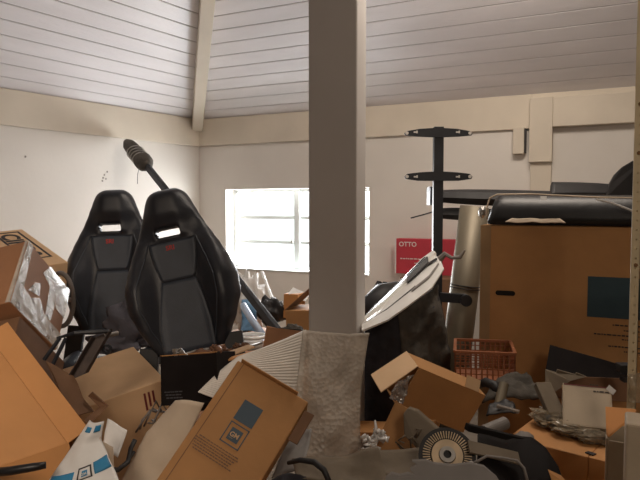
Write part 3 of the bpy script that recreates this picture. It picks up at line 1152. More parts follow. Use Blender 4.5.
# wheel-like strap ring behind left seat
m = MB()
cc = P(60, 300, 2.88)
m.tube([cc + V((.060 * math.cos(x), .01, .13 * math.sin(x))) for x in [i * math.pi / 16 for i in range(32)]], .012, 8, closed=True)
rg = m.make('steering_wheel', M_greyplas, smooth=True, label='grey steering wheel rim between the taped box and the rear seat', cat='steering wheel')
MB().bar(cc + V((-.055, .01, 0)), cc + V((.055, .01, 0)), .02, .02).make('spoke', M_alu, rg)

# ------------------------------------------------------------------ right side
# black steel stand with two cross arms
SY = 3.30
pt, pb = P(438.5, 127, SY), P(439, 128, SY)
pb = V((pt.x, pt.y, 0))
root = MB().box(V((pt.x - .026, pt.y - .02, 0)), V((.052, 0, 0)), V((0, .045, 0)), V((0, 0, pt.z))).make('steel_stand', M_steelblk, bevel=.002, label='tall black steel stand with two tapered cross arms near the back wall', cat='stand')
for yc in (132.5, 176):
    c = P(438.5, yc, SY - .03)
    L_ = 33.5 * SY / F
    for sgn in (-1, 1):
        pts = [c + V((0, 0, .026)), c + V((sgn * L_ * .55, 0, .020)), c + V((sgn * L_ * .92, 0, .008 if yc < 150 else .012)), c + V((sgn * L_, 0, -.003)),
               c + V((sgn * L_ * .97, 0, -.016)), c + V((sgn * L_ * .6, 0, -.022 if yc < 150 else -.026)), c + V((0, 0, -.027))]
        arm = MB().prism(pts, V((0, .008, 0))).make('cross_arm', M_steelblk, root)
        e = c + V((sgn * L_ * .925, 0, -.003))
        MB().cyl(e + V((0, -.0015, 0)), e + V((0, .0, 0)), .009, .009, 14).make('arm_hole', M_wall, arm)
        m = MB()
        e = c + V((sgn * L_ * .62, 0, .0 if yc > 150 else .006))
        m.box(e + V((-.02, -.001, 0)), V((.014, 0, 0)), V((0, .001, 0)), V((0, 0, -.008)))
        m.box(e + V((-.006, -.001, .004)), V((.008, 0, 0)), V((0, .001, 0)), V((0, 0, -.014)))
        m.make('arm_slot', M_wall, arm)
for (yy, l) in ((297, .10),):
    c = P(440, yy, SY - .04)
    MB().bar(c, c + V((.13, -.03, -.005)), .03, .05).make('lower_bracket', M_steelblk, root, bevel=.002)
    MB().cyl(c + V((.13, -.06, -.012)), c + V((.13, .0, -.012)), .032, None, 18).make('bracket_knob', M_steelblk, root)
MB().box(V((pt.x - .30, pt.y - .25, 0)), V((.34, 0, 0)), V((0, .27, 0)), V((0, 0, .03))).make('base_plate', M_steelblk, root, bevel=.004)
c = P(443, 275, SY - .05)
MB().tube([P(437, 262, SY - .06), P(445, 254, SY - .07), P(452, 258, SY - .08), P(460, 257, SY - .09), P(465, 250, SY - .1)], [.02, .016, .010, .013, .006], 8).make('hook', M_greyplas, root)

# red carton against the wall
def on_back(px, py, s=.04):
    k = (px - 320) / F
    t = (6.2 * k + 1.24 - s * (-NB.x) * 0 - 0) / (0.9055 + 0.4244 * k)
    q = BW(t, s, 0)
    return V((q.x, q.y, CAM_Z - (py - 208) / F * q.y * 1.0))
a0 = on_back(400, 272, .0) + NB * .02
a1_ = on_back(459, 277, .0) + NB * .02
b0_ = on_back(400, 239, .0) + NB * .02
A = a1_ - a0
A.z = 0
A.length
red = solid_box(a0, A, UP * (b0_.z - a0.z + .01), NB * .10).make('red_carton', M_red, bevel=.003, label='flat red carton with white lettering standing against the back wall', cat='carton')
ad = A.normalized()
fo = a0 + NB * .1015
text_mesh('OTTO', 'white_lettering', fo + ad * .03 + UP * (b0_.z - a0.z - .055), ad, UP, .055, M_white, red, bold=.02)
print_lines(red, fo + ad * .03 + UP * .125, ad, UP, .36, 1, .022, M_white, 3, 'white_print_line')
print_lines(red, fo + ad * .16 + UP * .09, ad, UP, .16, 1, .018, M_white, 7, 'white_print_line')
MB().box(a0 + NB * .098 - ad * .006, ad * .012, NB * .006, UP * (b0_.z - a0.z + .01)).make('pale_edge', M_whiteplas, red)
# carton it stands on
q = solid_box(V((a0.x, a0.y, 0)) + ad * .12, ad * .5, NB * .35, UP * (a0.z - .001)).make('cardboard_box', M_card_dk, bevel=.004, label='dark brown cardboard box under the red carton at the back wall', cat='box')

# long dark bumpers behind the stand
Yb = 3.62
def bumper(nm, lab, pa, pb, Ya, Yb_, h, dep, mt, bow=.06, par=None, seg=18, cat='bumper'):
    a, b = P(*pa, Ya), P(*pb, Yb_)
    prof = [(-dep * .5, -h * .5), (-dep * .62, -h * .1), (-dep * .5, h * .3), (-dep * .15, h * .5), (dep * .35, h * .46), (dep * .3, h * .36),
            (-dep * .1, h * .38), (-dep * .38, h * .18), (-dep * .48, -h * .1), (-dep * .38, -h * .5)]
    vs, fs = [], []
    n = len(prof)
    d = (b - a).normalized()
    side = V((-d.y, d.x, 0)).normalized()
    for i in range(seg + 1):
        t = i / seg
        k = 1 - .35 * abs(2 * t - 1) ** 4
        p = a.lerp(b, t) - side * bow * math.sin(math.pi * t)
        for (yy, zz) in prof:
            vs.append(p + side * yy * k + UP * zz * k)
    for i in range(seg):
        for k in range(n):
            k2 = (k + 1) % n
            fs.append((i * n + k, i * n + k2, (i + 1) * n + k2, (i + 1) * n + k))
    fs.append(tuple(range(n)))
    fs.append(tuple(seg * n + k for k in range(n))[::-1])
    return MB().add(vs, fs).make(nm, mt, par, label=None if par else lab, cat=None if par else cat)


# big carton with the teal square
GY = 3.0
O = V((P(481, 226, GY).x, GY, 0))
Az = DB * .86
topz = P(481, 225, GY).z
BX_A, BX_B = Az, UP * topz
BX_C = NB * -.30
YC = lambda px: 2.98 - .34 * (px - 481) / 181.0
big = solid_box(O, BX_A, BX_B, BX_C).make('tall_carton', M_card, bevel=.004, label='very large tall brown carton with hand slot and dark teal square, at the right', cat='box')
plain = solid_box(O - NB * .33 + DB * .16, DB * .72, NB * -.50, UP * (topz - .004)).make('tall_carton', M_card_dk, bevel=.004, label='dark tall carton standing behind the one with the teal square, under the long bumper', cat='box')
ad = Az.normalized()
nn = V((ad.y, -ad.x, 0))
def onbig(px, py):
    """point of the front face seen at a pixel"""
    d = P(px, py, 1.0) - V((0, 0, CAM_Z))
    t = (O - V((0, 0, CAM_Z))).dot(nn) / d.dot(nn)
    return V((0, 0, CAM_Z)) + d * t
c = onbig(495.5, 292.5)
pts = []
hl, hh = .094, .0125
for k in range(16):
    th = 2 * math.pi * k / 16
    pts.append(c + ad * (hl * .5 + (hl * .5 - hh) * (1 if math.cos(th) > 0 else -1) + hh * math.cos(th)) + UP * hh * math.sin(th) + nn * .0004)
MB().prism(pts, nn * .001).make('hand_slot', mat('slot_dark', (.008, .006, .005), .9), big)
q0 = onbig(587, 316.5)
MB().box(q0 + nn * .0004, ad * (.22), UP * .19, nn * .001).make('teal_square', M_teal, big)
for yy, x0, sd_ in ((325, 605, 2), (334, 592, 3), (346, 602, 6)):
    q = onbig(x0, yy)
    print_lines(big, q, ad, UP, .22, 1, .014, M_ink, sd_)
for yy in (331, 340, 352):
    q = onbig(620, yy)
    print_lines(big, q, ad, UP, .12, 1, .011, M_ink, int(yy))
MB().box(O + UP * .0 - ad * .001, ad * .05, nn * .0015, UP * topz).make('edge_tape', M_tapeb, big)

# body panels and bumpers on and behind the carton
shelf_b = bumper('car_bumper', 'long black car bumper reaching from the stand along the back wall', (430, 196), (660, 203), 3.72, 3.55, .10, .16, M_blackplas, .04)
m = MB()
c = P(430, 196, 3.66)
m.box(c + V((-.01, -.06, -.055)), V((.03, 0, 0)), V((0, .12, 0)), V((0, 0, .11)))
m.make('end_bracket', M_steelblk, shelf_b)
sb = bumper('car_bumper', 'short dark bumper beam under the long bumper, beside the black stand', (434, 213), (520, 216), 3.72, 3.60, .075, .10, M_blackplas, .0)
MB().tube([P(411, 218, 3.5), P(424, 214.5, 3.55), P(434, 211.5, 3.68)], .004, 8).make('spring_rod', M_steelblk, sb)

def skin(u, v):
    # glossy wrapped bumper cover, domed
    x = 488 + (662 - 488) * u
    q = P(x, 221.5, YC(x))
    l = V((q.x, q.y, topz))
    dep = .24
    ang = v * math.pi * .93
    hgt = .150 * min(1, (u / .045 + .12)) ** .5 * (1 - .10 * u)
    return l - NB * (dep * .5 - dep * .5 * math.cos(ang)) + UP * (hgt * math.sin(ang) ** .8 + .004)
wb = MB().surf(skin, 36, 16, .006).make('bumper_cover', M_glossblack, smooth=True, label='glossy black bumper cover in clear film lying on top of the tall carton', cat='bumper')
C_ = lambda x, y, d=.03: P(x, y, YC(x) - d)
MB().tube([C_(487, 220), C_(486.5, 208), C_(490, 198), C_(497, 194.5), C_(530, 194), C_(570, 196), C_(600, 197.5), C_(645, 198)], .004, 6).make('film_edge', M_foam, wb, smooth=True)
MB().tube([C_(596, 199), C_(612, 203), C_(624, 207.5), C_(640, 214)], .005, 6).make('film_fold', M_whiteplas, wb, smooth=True)
MB().box(C_(541, 200, .02), DB * .028, NB * .003, V((0, .008, .018))).make('paper_label', M_whiteplas, wb)
MB().patch([C_(505, 222, .02), C_(566, 223, .02), C_(560, 219, .01), C_(512, 218, .01)], 20, 6, .012, 14, .003, 5).make('paper_sheet', M_foam, smooth=True, label='strip of torn packing paper at the front edge of the tall carton top', cat='paper')
MB().lump(P(482, 212, 3.12), .018, .02, .030, .3, 9, 2).make('mounting_clip', M_alu, smooth=True, label='small pale metal clip at the left end of the wrapped bumper', cat='clip')

tray = MB().surf(lambda u, v: P(550 + 66 * u, 196, 3.42).lerp(P(551 + 64 * u, 184 + 2.5 * u, 3.50), v) + V((0, .0, .004 * math.sin(3.1 * u))), 14, 6, .03)
tray.make('plastic_tray', M_blackplas, smooth=True, label='matt black flat tray propped behind the wrapped bumper', cat='tray')
fin = [P(606, 197, 3.30), P(609, 184, 3.32), P(614, 175, 3.32), P(622, 167, 3.32), P(632, 161, 3.32), P(648, 156, 3.32), P(655, 200, 3.30)]
fo_ = MB().prism(fin, V((.02, .05, 0))).make('fender_liner', M_blackplas, bevel=.006, label='black curved wheel-arch liner standing at the right edge behind the shelf post', cat='wheel arch liner')

# galvanised tube
pA, pB = P(474.5, 207, 3.46), P(455.0, 365, 3.42)
pB = pA + (pB - pA) * (pA.z / (pA.z - pB.z))
m = MB()
root = MB().pipe(pB, pA, .082, .004, 40).make('metal_roll', M_steel, smooth=False, label='tall galvanised metal roll leaning against the left side of the tall carton', cat='metal roll')
for p in root.data.polygons:
    p.use_smooth = True
for t in (.30, .31, .66):
    if t == .64:
        continue
    c = pA.lerp(pB, t)
    d = (pB - pA).normalized()
    a = d.orthogonal().normalized()
    b = d.cross(a)
    MB().tube([c + (a * math.cos(x) + b * math.sin(x)) * .0835 for x in [i * math.pi / 16 for i in range(32)]], .003, 6, closed=True).make('strap', M_ink, root)

# black covered seat squab with white panel on it
def fab(u, v):
    l = P(360, 425, 2.95).lerp(P(360, 325, 2.95), v)
    r = P(447, 410, 3.02).lerp(P(449, 368, 3.02), v / .35) if v < .35 else P(449, 368, 3.02).lerp(P(436, 284, 3.02), (v - .35) / .65)
    p = l.lerp(r, u)
    k = noise.noise(p * 8) * .06 + noise.noise(p * 26) * .03
    return p + V((0, -.18 * math.sin(math.pi * u * .9) * (1 - .3 * v) - k * (.2 + u), k * .25 * u))
fb = MB().surf(fab, 40, 30, .012).make('fabric_cover', M_cloth, smooth=True, label='dark crumpled fabric cover hanging under the white panel, right of the pillar', cat='cover')
def fab2(u, v):
    return V(fab(.45 + .55 * u, v)) + V((0, -.012 - .006 * noise.noise(V((u * 9, v * 9, 2))), .002))
MB().surf(fab2, 24, 26, .004).make('grey_side', M_cloth2, fb, smooth=True)
# white panel
YA, YB = 2.95, 3.30
def pan(u, v):
    # u along from lower left to upper right, v across from upper-left edge to lower-right edge
    ul = [P(362, 320, 2.98), P(385, 297, 3.06), P(405, 277, 3.14), P(422, 259, 3.22), P(433, 251, 3.27)]
    lr = [P(362, 330, 2.70), P(388, 319, 2.72), P(408, 305, 2.78), P(432, 287, 2.88), P(444, 268, 3.0)]
    def at(l, t):
        t = min(.9999, max(0, t)) * (len(l) - 1)
        i = int(t)
        return l[i].lerp(l[i + 1], t - i)
    p = at(ul, u).lerp(at(lr, u), v)
    step = -.018 * (1 if v > .28 else 0) + .012 * (1 if v > .72 else 0)
    return p + V((0, 0, step + .02 * math.sin(math.pi * v)))
wp = MB().surf(pan, 40, 40, .008).make('car_body_panel', M_whitepaint, smooth=False, label='white car body panel with black slots leaning against the black stand', cat='car panel')
def pan_strip(nm, u0, u1, v0, v1, mt, l=.007, slant=0.0):
    MB().surf(lambda u, v: V(pan(u0 + (u1 - u0) * u, v0 + (v1 - v0) * v + slant * u)) + V((-.002, -.004, l)), 24, 3, .003).make(nm, mt, wp)
pan_strip('dark_slot', .52, .83, .20, .40, M_blackplas, .012)
pan_strip('seam_line', .02, .60, .66, .715, M_blackplas, .010)
pan_strip('seam_line', .02, .80, .10, .135, M_blackplas, .010)
pan_strip('seam_line', .76, .97, .30, .38, M_blackplas, .012, .18)
pan_strip('seam_line', .55, .95, .74, .79, M_greyplas, .010)

# black roll and trim behind the panel
MB().tube([P(366, 312, 3.7), P(384, 296, 3.8), P(398, 290, 3.9)], [.075, .085, .06], 16).make('rolled_mat', M_blackplas, smooth=True, label='black rolled rubber mat behind the white panel, right of the pillar', cat='mat')
m = MB()
for k in range(3):
    m.bar(P(374 + 6 * k, 296 - 1 * k, 3.98), P(381 + 6 * k, 283 + k, 4.02), .035, .05)
m.make('plastic_vent', M_blackplas, label='ribbed dark plastic piece standing on the rolled mat', cat='plastic piece')
MB().bar(P(441, 325, 3.39), P(437.5, 306, 3.39), .045, .03).make('red_can', mat('crimson_can', (.30, .03, .07), .4, var=.3, nscale=40), label='small crimson pack showing behind the black stand below its bracket', cat='pack')

# plastic crate
CO_ = P(455, 384, 2.72)
A, B, C = ortho(P(515, 387, 2.66) - CO_, V((0, 0, .150)), .26)
root = MB()
t = .008
root.box(CO_, A, C, B.normalized() * t)
for (o_, e) in ((CO_, A), (CO_ + C, A), (CO_, C), (CO_ + A, C)):
    root.bar(o_ + B, o_ + B + e, .014, .012)
    root.bar(o_ + B * .5, o_ + B * .5 + e, .006, .006)
for (o_, e, n_) in ((CO_, A, 11), (CO_ + C, A, 11), (CO_, C, 9), (CO_ + A, C, 9)):
    for k in range(n_ + 1):
        p = o_ + e * (k / n_)
        root.bar(p, p + B, .006, .006, (1, 0, 0))
    for k in range(1, 6):
        root.bar(o_ + B * k / 6, o_ + B * k / 6 + e, .004, .004)
cr_ = root.make('plastic_crate', M_crate, label='red-brown mesh plastic crate in front of the tall carton left corner', cat='crate')

# open carton with the foil, centre right
O, a, b, c = yj((418, 367), (494, 404), (396, 409), (407, 355), 2.32, 1, 1, .62)
bx = open_box(O, a, b, c, '-A', .006).make('cardboard_box', M_card, bevel=.0015, label='brown carton lying open towards the pillar with foil sticking out', cat='box')
fl = P(381, 393, 2.16) - P(418, 367, 2.32)
MB().slab(O, c, fl, .005).make('flap', M_card_pale, bx, bevel=.001)
MB().slab(O + a * .68, a * .2, c * .2 - b * .22, .004).make('torn_flap', M_card_pale, bx)
fo2 = MB().patch([P(389, 398, 2.32), P(402, 404, 2.29), P(413, 374, 2.30), P(395, 384, 2.33)], 20, 20, .03, 30, .002, 3)
fo2.make('foil', M_foil, smooth=False, label='crumpled silver foil sticking out of the open brown carton', cat='foil')

# standing carton, lower
O = P(374, 447, 2.16)
A = P(414, 469, 2.08) - O
B = P(388, 401, 2.22) - O
A, B, C = ortho(A, B, .10)
bx = open_box(O, A, B * 1.08, C, '+B', .006).make('cardboard_box', M_card, bevel=.0015, label='narrow brown carton standing below the foil carton, by the white foam', cat='box')
MB().slab(O + B * 1.08 + C * .2, C * .8 + V((0.0, 0, -.02)), A * .35 + V((0, 0, -.05)), .004).make('flap', M_blackcard, bx)
MB().prism([P(403, 414, 2.06), P(408, 408, 2.07), P(417, 411, 2.06), P(443, 434, 2.00), P(432, 446, 1.96), P(418, 450, 1.98), P(404, 436, 2.02)], V((.01, .022, .0))).make('grey_pad', M_card_grey, bevel=.004, label='grey-brown felt pad leaning on the narrow carton, above the clutch plate', cat='pad')
m = MB()
for k in range(6):
    rnd.seed(50 + k)
    p = P(400 + rnd.uniform(0, 18), 444 + rnd.uniform(-8, 6), 2.00)
    m.tube([p, p + V((rnd.uniform(-.03, .03), rnd.uniform(-.02, .01), rnd.uniform(.0, .03))), p + V((rnd.uniform(-.03, .03), .0, rnd.uniform(-.02, .03)))], .003, 6)
m.make('rusty_wire', M_card_grey, smooth=True, label='rusty wire tangle in front of the narrow carton', cat='wire')

# white foam strands
m = MB()
for k in range(18):
    rnd.seed(70 + k)
    p = P(363 + rnd.uniform(0, 24), 446 + rnd.uniform(-12, 4), 2.12 + rnd.uniform(-.03, .03))
    pts = [p]
    for j in range(4):
        pts.append(pts[-1] + V((rnd.uniform(-.022, .022), rnd.uniform(-.015, .015), rnd.uniform(-.012, .018))))
    m.tube(pts, .006, 6)
m.tube([P(374, 438, 2.12), P(376, 428, 2.13), P(375, 420, 2.14)], [.008, .006, .003], 6)
m.make('crumpled_plastic', M_whiteplas, smooth=True, label='crumpled white plastic between the bubble wrap and narrow carton', cat='plastic')

# wooden sheet on the floor behind
solid_box(P(352, 436, 2.66), V((.30, -.03, 0)), V((0, .12, .01)), UP * .02).make('cardboard_sheet', M_card_or, bevel=.002, label='orange cardboard sheet glimpsed beneath the dark cover', cat='cardboard')

# band of dark folded plastic, bottom centre
MB().patch([P(372, 476, 1.86), P(424, 478, 1.84), P(419, 449, 1.95), P(374, 450, 1.96)], 12, 8, .012, 8, .006, 5).make('card_sheet', M_card_grey, smooth=True, label='dull grey-brown card sheet below the narrow carton, right of the bubble wrap', cat='card')
MB().patch([P(298, 486, 1.70), P(392, 492, 1.70), P(378, 452, 1.84), P(292, 458, 1.82)], 20, 12, .030, 8, .006, 9).make('packing_paper', M_card_grey, smooth=True, label='crumpled grey-brown packing paper along the bottom, below the bubble wrap', cat='paper')
MB().tube([P(288, 463, 1.74), P(300, 460, 1.72), P(314, 462, 1.70), P(324, 470, 1.68), P(331, 486, 1.66)], [.006, .008, .009, .009, .008], 10).make('rubber_seal', M_blackplas, smooth=True, label='curved black rubber seal at the bottom, right of the emblem carton', cat='seal')
m = MB()
m.patch([P(262, 492, 1.66), P(312, 494, 1.64), P(306, 474, 1.70), P(272, 476, 1.72)], 12, 8, .03, 12, .006, 2)
m.make('greasy_cloth', M_cloth, smooth=True, label='dark greasy cloth at the bottom edge, right of the emblem carton', cat='cloth')
MB().patch([P(272, 478, 1.95), P(304, 470, 1.92), P(311, 428, 2.05), P(292, 430, 2.10)], 10, 12, .012, 9, .004, 4).make('foam_sheet', mat('grey_foam', (.28, .27, .26), .8), smooth=True, label='dull grey foam sheet between the emblem carton and bubble wrap', cat='packing sheet')

# clutch plate
cc = P(447, 456, 1.80)
ax = V((-.10, -.78, .62)).normalized()
e1 = ax.cross(UP).normalized()
e2 = e1.cross(ax).normalized()
Rr = .086
def ring(r, h):
    return [cc + (e1 * math.cos(x) + e2 * math.sin(x)) * r + ax * h for x in [2 * math.pi * i / 48 for i in range(48)]]
def annulus(m, ri, ro, h0, h1, seg=48):
    rr_ = [(ri, h0), (ro, h0), (ro, h1), (ri, h1)]
    vs, fs = [], []
    for r, h in rr_:
        vs += ring(r, h)
    for i in range(4):
        j = (i + 1) % 4
        for k in range(seg):
            k2 = (k + 1) % seg
            fs.append((i * seg + k, i * seg + k2, j * seg + k2, j * seg + k))
    return m.add(vs, fs)
root = annulus(MB(), Rr * .78, Rr, -.012, .006).make('clutch_plate', M_blackplas, label='round clutch plate with brass coloured fingers, bottom centre of the heap', cat='clutch plate')
m = MB()
for k in range(52):
    th = 2 * math.pi * k / 52
    dr = e1 * math.cos(th) + e2 * math.sin(th)
    tg = -e1 * math.sin(th) + e2 * math.cos(th)
    m.box(cc + dr * Rr * .60 - tg * .0016 + ax * .006, dr * Rr * .26, tg * .0032, ax * .003)
m.make('spring_fingers', M_brass, root)
annulus(MB(), Rr * .30, Rr * .55, .000, .012).make('hub_disc', M_brass, root)
annulus(MB(), Rr * .55, Rr * .80, -.010, .001).make('friction_ring', M_blackplas, root)
annulus(MB(), Rr * .14, Rr * .28, .004, .020).make('hub', M_alu, root)
MB().cyl(cc - ax * .01, cc + ax * .006, Rr * .15, None, 20).make('hub_bore', M_blackplas, root)

# torn grey plastic panel
pts = [(384, 492), (386, 478), (392, 473.5), (400, 476), (408, 474), (416, 476), (410, 470), (418, 465), (412, 461.5), (426, 461), (434, 464), (452, 466), (470, 464), (484, 467), (497, 478), (505, 492)]
MB().prism([P(x, y, 1.62 - (y - 460) * .0016) for x, y in pts], V((0, .006, .004))).make('torn_plastic_sheet', M_greyplas, bevel=.001, label='torn light grey plastic panel with jagged edge at the bottom, below the clutch plate', cat='plastic panel')

# black bumper lower right
def blk(u, v):
    top_ = [P(478, 434, 1.87), P(488, 436, 1.88), P(506, 441, 1.92), P(519, 437, 1.97), P(532, 438, 1.98), P(545, 448, 1.94), P(557, 466, 1.88), (P(566, 492, 1.82))]
    bot_ = [P(470, 500, 1.66), P(486, 500, 1.68), P(502, 500, 1.70), P(520, 500, 1.72), P(532, 500, 1.74), P(545, 500, 1.76), P(556, 502, 1.78), P(567, 502, 1.80)]
    t = min(.9999, u) * 7
    i = int(t)
    a_ = top_[i].lerp(top_[i + 1], t - i)
    b_ = bot_[i].lerp(bot_[i + 1], t - i)
    return a_.lerp(b_, v) + V((0, -.03 * math.sin(math.pi * v), 0))
M_dull = mat('dull_black_plastic', (.012, .010, .010), .75, spec=.2, var=.2)
bb = MB().surf(blk, 36, 14, .008).make('bumper_skin', M_dull, smooth=True, label='black curved plastic bumper skin, lower right in front of the flat carton', cat='bumper')
MB().slab(P(468, 440, 1.80), P(518, 452, 1.82) - P(468, 440, 1.80), P(470, 452, 1.76) - P(468, 440, 1.80), .006).make('tan_strip', M_card_grey, bb)
MB().tube([P(470, 464, 1.70), P(478, 461, 1.70), P(487, 456, 1.70), P(503, 458, 1.70), P(517, 460.5, 1.70), P(524, 468, 1.68), P(529, 486, 1.66)], .004, 8).make('wire_loop', M_greyplas, bb, smooth=True)
MB().cyl(P(472, 463, 1.69), P(468, 465, 1.68), .007, None, 10).make('loop_end', M_alu, bb)
MB().bar(P(467, 427, 1.91), P(528, 442, 1.98), .03, .022).make('plastic_rail', M_dull, bevel=.003, label='straight black plastic rail lying above the black bumper skin', cat='rail')
MB().lump(P(524, 438, 2.06), .034, .03, .022, .15, 7, 3).make('rubber_boot', M_greyplas, smooth=True, label='rounded grey rubber boot peeping over the black bumper skin', cat='rubber boot')
MB().pipe(P(484, 432, 1.98), P(505, 423, 2.04), .022, .003, 18).make('card_tube', M_greyplas, smooth=False, label='short pale grey tube lying behind the black rail', cat='tube')
MB().prism([P(553, 484, 1.70), P(549, 472, 1.72), P(562, 478, 1.72), P(570, 486, 1.70)], V((0, .01, .004))).make('cardboard_scrap', M_card_or, label='tiny orange cardboard corner at the bottom edge, lower right', cat='cardboard')

# flat carton with the wrapped lamps
O = P(588, 457, 2.02)
A = P(508, 437, 2.20) - O
C2 = V((.10, .42, .055))
Bv = V((0, 0, -.26))
A, Bv, Cc = ortho(A, Bv, .42)
flat = solid_box(O + V((0, 0, 0)), A, Bv, Cc).make('cardboard_box', M_card_or, bevel=.004, label='flat orange-topped carton carrying the film-wrapped lamps', cat='box')
A2 = -A.normalized()
MB().box(O + A2 * .002 + Bv * 0, A2 * .10, Bv, Cc).make('end_flap', M_card_or, flat, bevel=.002)
topf = lambda u, v: O + A * u + Cc * v
upn = -Bv.normalized()
for (u, v, rx, ry, rz, sd_, lab) in ((.66, .55, .085, .06, .030, 1, 'wrapped headlamp with glass, left one on the flat carton'),
                                     (.34, .42, .080, .05, .026, 2, 'wrapped lamp with dark lens, middle of the flat carton'),
                                     (.08, .36, .060, .04, .022, 3, 'wrapped small lamp nearest the white carton')):
    c = topf(u, v) + upn * (rz * .9)
    lp = MB().lump(c, rx, ry, rz, .30, 10, sd_ + 10, rot=.12).make('car_lamp', M_cloth2, smooth=True, label=lab, cat='car lamp', group=None)
    MB().lump(c + upn * .002, rx * 1.12, ry * 1.15, rz * 1.12, .38, 14, sd_ + 20, rot=.12).make('clear_film', M_wrap, lp, smooth=False)
MB().prism([topf(.06, .06) + upn * .001, topf(-.04, .04) + upn * .001, topf(-.06, .09) + upn * .001, topf(.04, .10) + upn * .001], upn * .004).make('dark_chip', M_ink, label='small dark chip on the front edge of the flat carton', cat='chip')

# crumpled bags and bits behind
MB().patch([P(482, 403, 2.42), P(545, 400, 2.45), P(527, 372, 2.62), P(500, 380, 2.60)], 16, 12, .05, 9, .008, 4).make('grey_cloth', M_cloth2, smooth=True, label='grey-brown cloth heaped between the red crate and the torn carton', cat='cloth')
MB().pipe(P(499, 405, 2.36), P(504, 384, 2.42), .020, .003, 16).make('metal_sleeve', M_steel, label='short metal sleeve standing at the right of the crate', cat='sleeve')
MB().tube([P(476, 386, 2.55), P(486, 382, 2.52), P(495, 386, 2.48), P(500, 396, 2.44)], [.012, .02, .022, .014], 10).make('rubber_hose', M_blackplas, smooth=True, label='thick black rubber hose curving in front of the crate', cat='hose')
MB().patch([P(487, 412, 2.25), P(516, 416, 2.24), P(513, 400, 2.32), P(490, 402, 2.32)], 10, 8, .03, 14, .006, 14).make('black_bag', M_blackplas, smooth=True, label='small crumpled black bag beneath the metal sleeve', cat='bag')
MB().bar(P(497, 406, 2.28), P(519, 412, 2.24), .018, .010).make('metal_strip', M_alu, label='small flat metal strip left of the wrapped lamps', cat='strip')
q0, q1 = P(556, 415, 2.30), P(542, 384, 2.42)
MB().bar(q0, q1, .065, .03).make('foam_block', M_card_grey, bevel=.004, label='grey-beige foam block leaning beside the white carton', cat='foam')

# open carton with black inside
O = P(551, 398, 2.56)
A = P(630, 402, 2.48) - O
fl0 = [P(546, 372, 2.60), P(550.5, 345.5, 2.70), P(640, 370, 2.60), P(640, 396, 2.5)]
A, B, C = ortho(A, V((0, .02, .10)), .28)
bx = open_box(O, A, B, C * .5, '+B', .006).make('cardboard_box', M_card_dk, bevel=.0015, label='open carton with raised black flap in front of the tall carton', cat='box')
MB().prism([P(545.5, 374, 2.58), P(550.5, 345.5, 2.68), P(600, 359, 2.66), P(636, 370, 2.62), P(636, 394, 2.54), P(600, 388, 2.54), P(566, 380, 2.56)], V((0, .006, .002))).make('flap', M_blackcard, bx)
MB().prism([P(545, 386, 2.52), P(545, 369, 2.56), P(556, 372, 2.56), P(557, 369, 2.56), P(575, 374, 2.555), P(576, 372, 2.555), P(586, 376, 2.55), P(570, 380, 2.53), P(553, 392, 2.51)], V((0, -.006, -.002))).make('torn_edge', M_card_grey, bx)

# white carton with the red stripe
O = P(563, 424, 2.20)
A = P(614, 430, 2.14) - O
B = P(566, 383, 2.32) - O
A, B, C = ortho(A, B, .12)
wc = open_box(O, A, B, C, '+B', .005).make('white_carton', M_paper, bevel=.0015, label='open whitish carton with a thin red stripe, behind the wrapped lamps', cat='box')
n = -C.normalized()
MB().box(O + B * .955 + A * .02 + n * .0005, A * .93, B * .022, n * .0012).make('red_stripe', cr, wc)
print_lines(wc, O + B * .84 + A * .62 + n * .0005, A, B, .06, 1, .012, M_ink, 4)
print_lines(wc, O + B * 1.0 + A * .55 + C * .0, A, B, .03, 1, .006, M_ink, 5)
MB().slab(O + B + C * .5, A, B.normalized() * .035 + C * .15, .004).make('flap', M_card, wc)
MB().slab(P(606, 389, 2.24), P(613, 395, 2.22) - P(606, 389, 2.24), V((.012, .0, .016)), .003).make('paper_tag', M_whiteplas, wc)

# tail lamp bits by the shelf
m = MB().box(P(621, 373, 2.30), V((.055, 0, 0)), V((0, .05, 0)), V((0, 0, .03)))
m.box(P(624, 383, 2.30), V((.05, 0, 0)), V((0, .04, 0)), V((0, 0, .02)))
m.make('latch_block', M_blackplas, bevel=.003, label='small black latch block beside the lower end of the shelf post', cat='latch')

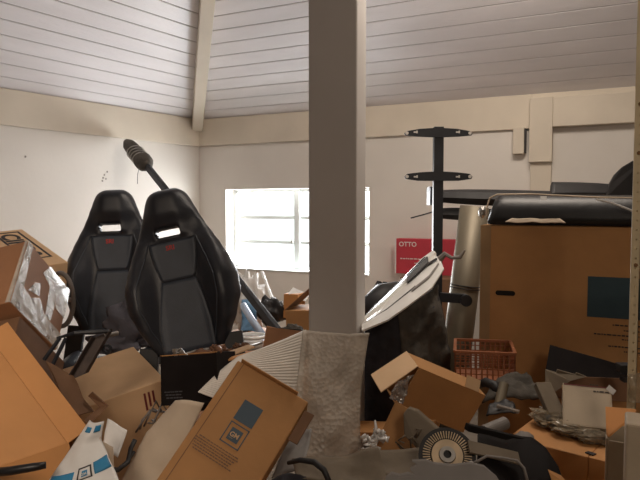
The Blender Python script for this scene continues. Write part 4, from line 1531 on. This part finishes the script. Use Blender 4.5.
# near carton at the lower right corner with orange flap
O = P(606, 438, 1.56)
A, B, C = ortho(V((.9, -.43, 0)) * .16, V((0, 0, .40)), .14)
O = O - B
nb = open_box(O, A, B, C, '+B', .006).make('white_carton', M_paper, bevel=.0015, label='near beige carton with bright orange flap in the lower right corner', cat='box')
MB().prism([P(607, 435.5, 1.565), P(606, 408, 1.74), P(636.5, 410.5, 1.76), P(634, 418, 1.70), P(625, 424, 1.66), P(609, 437.5, 1.56)], V((0, .004, .003))).make('orange_flap', mat('bright_orange_card', (.62, .27, .08), .7, var=.06), nb)
A3, B3, C3 = ortho(V((.9, -.43, 0)) * .16, V((0, 0, .44)), .10)
O2 = P(626, 423.5, 1.38) - B3
solid_box(O2, A3, B3, C3).make('white_carton', M_paper, bevel=.006, label='nearest beige carton cut by the right edge, in front of the orange flap', cat='box')

# perforated shelf upright at the right edge
SYY = 1.90
pt_ = P(633.3, 0, SYY)
sx, sy = P(631.5, 240, SYY).x, SYY
m = MB()
HZ = 2.62
top_z = HZ
# perforated web built around its holes
wd = .029
hs, hp = .0028, .030
zz = 0.012
x0 = sx
n_ = int((HZ - .012) / hp)
zl = 0.0
up_ = MB()
cx0, cx1 = x0 + wd * .52 - hs, x0 + wd * .52 + hs
up_.box((x0, sy, 0), (cx0 - x0, 0, 0), (0, .002, 0), (0, 0, HZ))
up_.box((cx1, sy, 0), (x0 + wd - cx1, 0, 0), (0, .002, 0), (0, 0, HZ))
z = 0
for k in range(n_):
    zc = .02 + k * hp
    up_.box((cx0, sy, z), (cx1 - cx0, 0, 0), (0, .002, 0), (0, 0, zc - hs - z))
    z = zc + hs
up_.box((cx0, sy, z), (cx1 - cx0, 0, 0), (0, .002, 0), (0, 0, HZ - z))
up_.box((x0 + wd - .002, sy, 0), (.002, 0, 0), (0, .034, 0), (0, 0, HZ))
up_.box((x0 + .010, sy + .016, 0), (wd - .010, 0, 0), (0, .002, 0), (0, 0, HZ))  # back plate added to block the light so the holes look dark
su = up_.make('shelf_post', M_shelf, label='cream perforated steel shelf post along the right edge', cat='shelf')
for zc in (P(0, 104, SYY).z, P(0, 153, SYY).z, P(0, 265, SYY).z):
    MB().cyl((x0 + wd * .52, sy - .004, zc), (x0 + wd * .52, sy + .006, zc), .0065, None, 6).make('bolt', M_screw, su)
MB().box((x0 + .031, sy + .003, P(0, 268, SYY).z), (.35, .06, 0), (0, .04, 0), (0, 0, .03)).make('shelf_arm', M_shelf, su)
MB().patch([P(629, 402, 1.86), P(648, 404, 1.84), P(648, 372, 1.86), P(628, 374, 1.88)], 8, 10, .02, 20, .002, 6).make('plastic_film', M_wrap, smooth=True, label='clear plastic film bunched round the lower shelf post', cat='film')
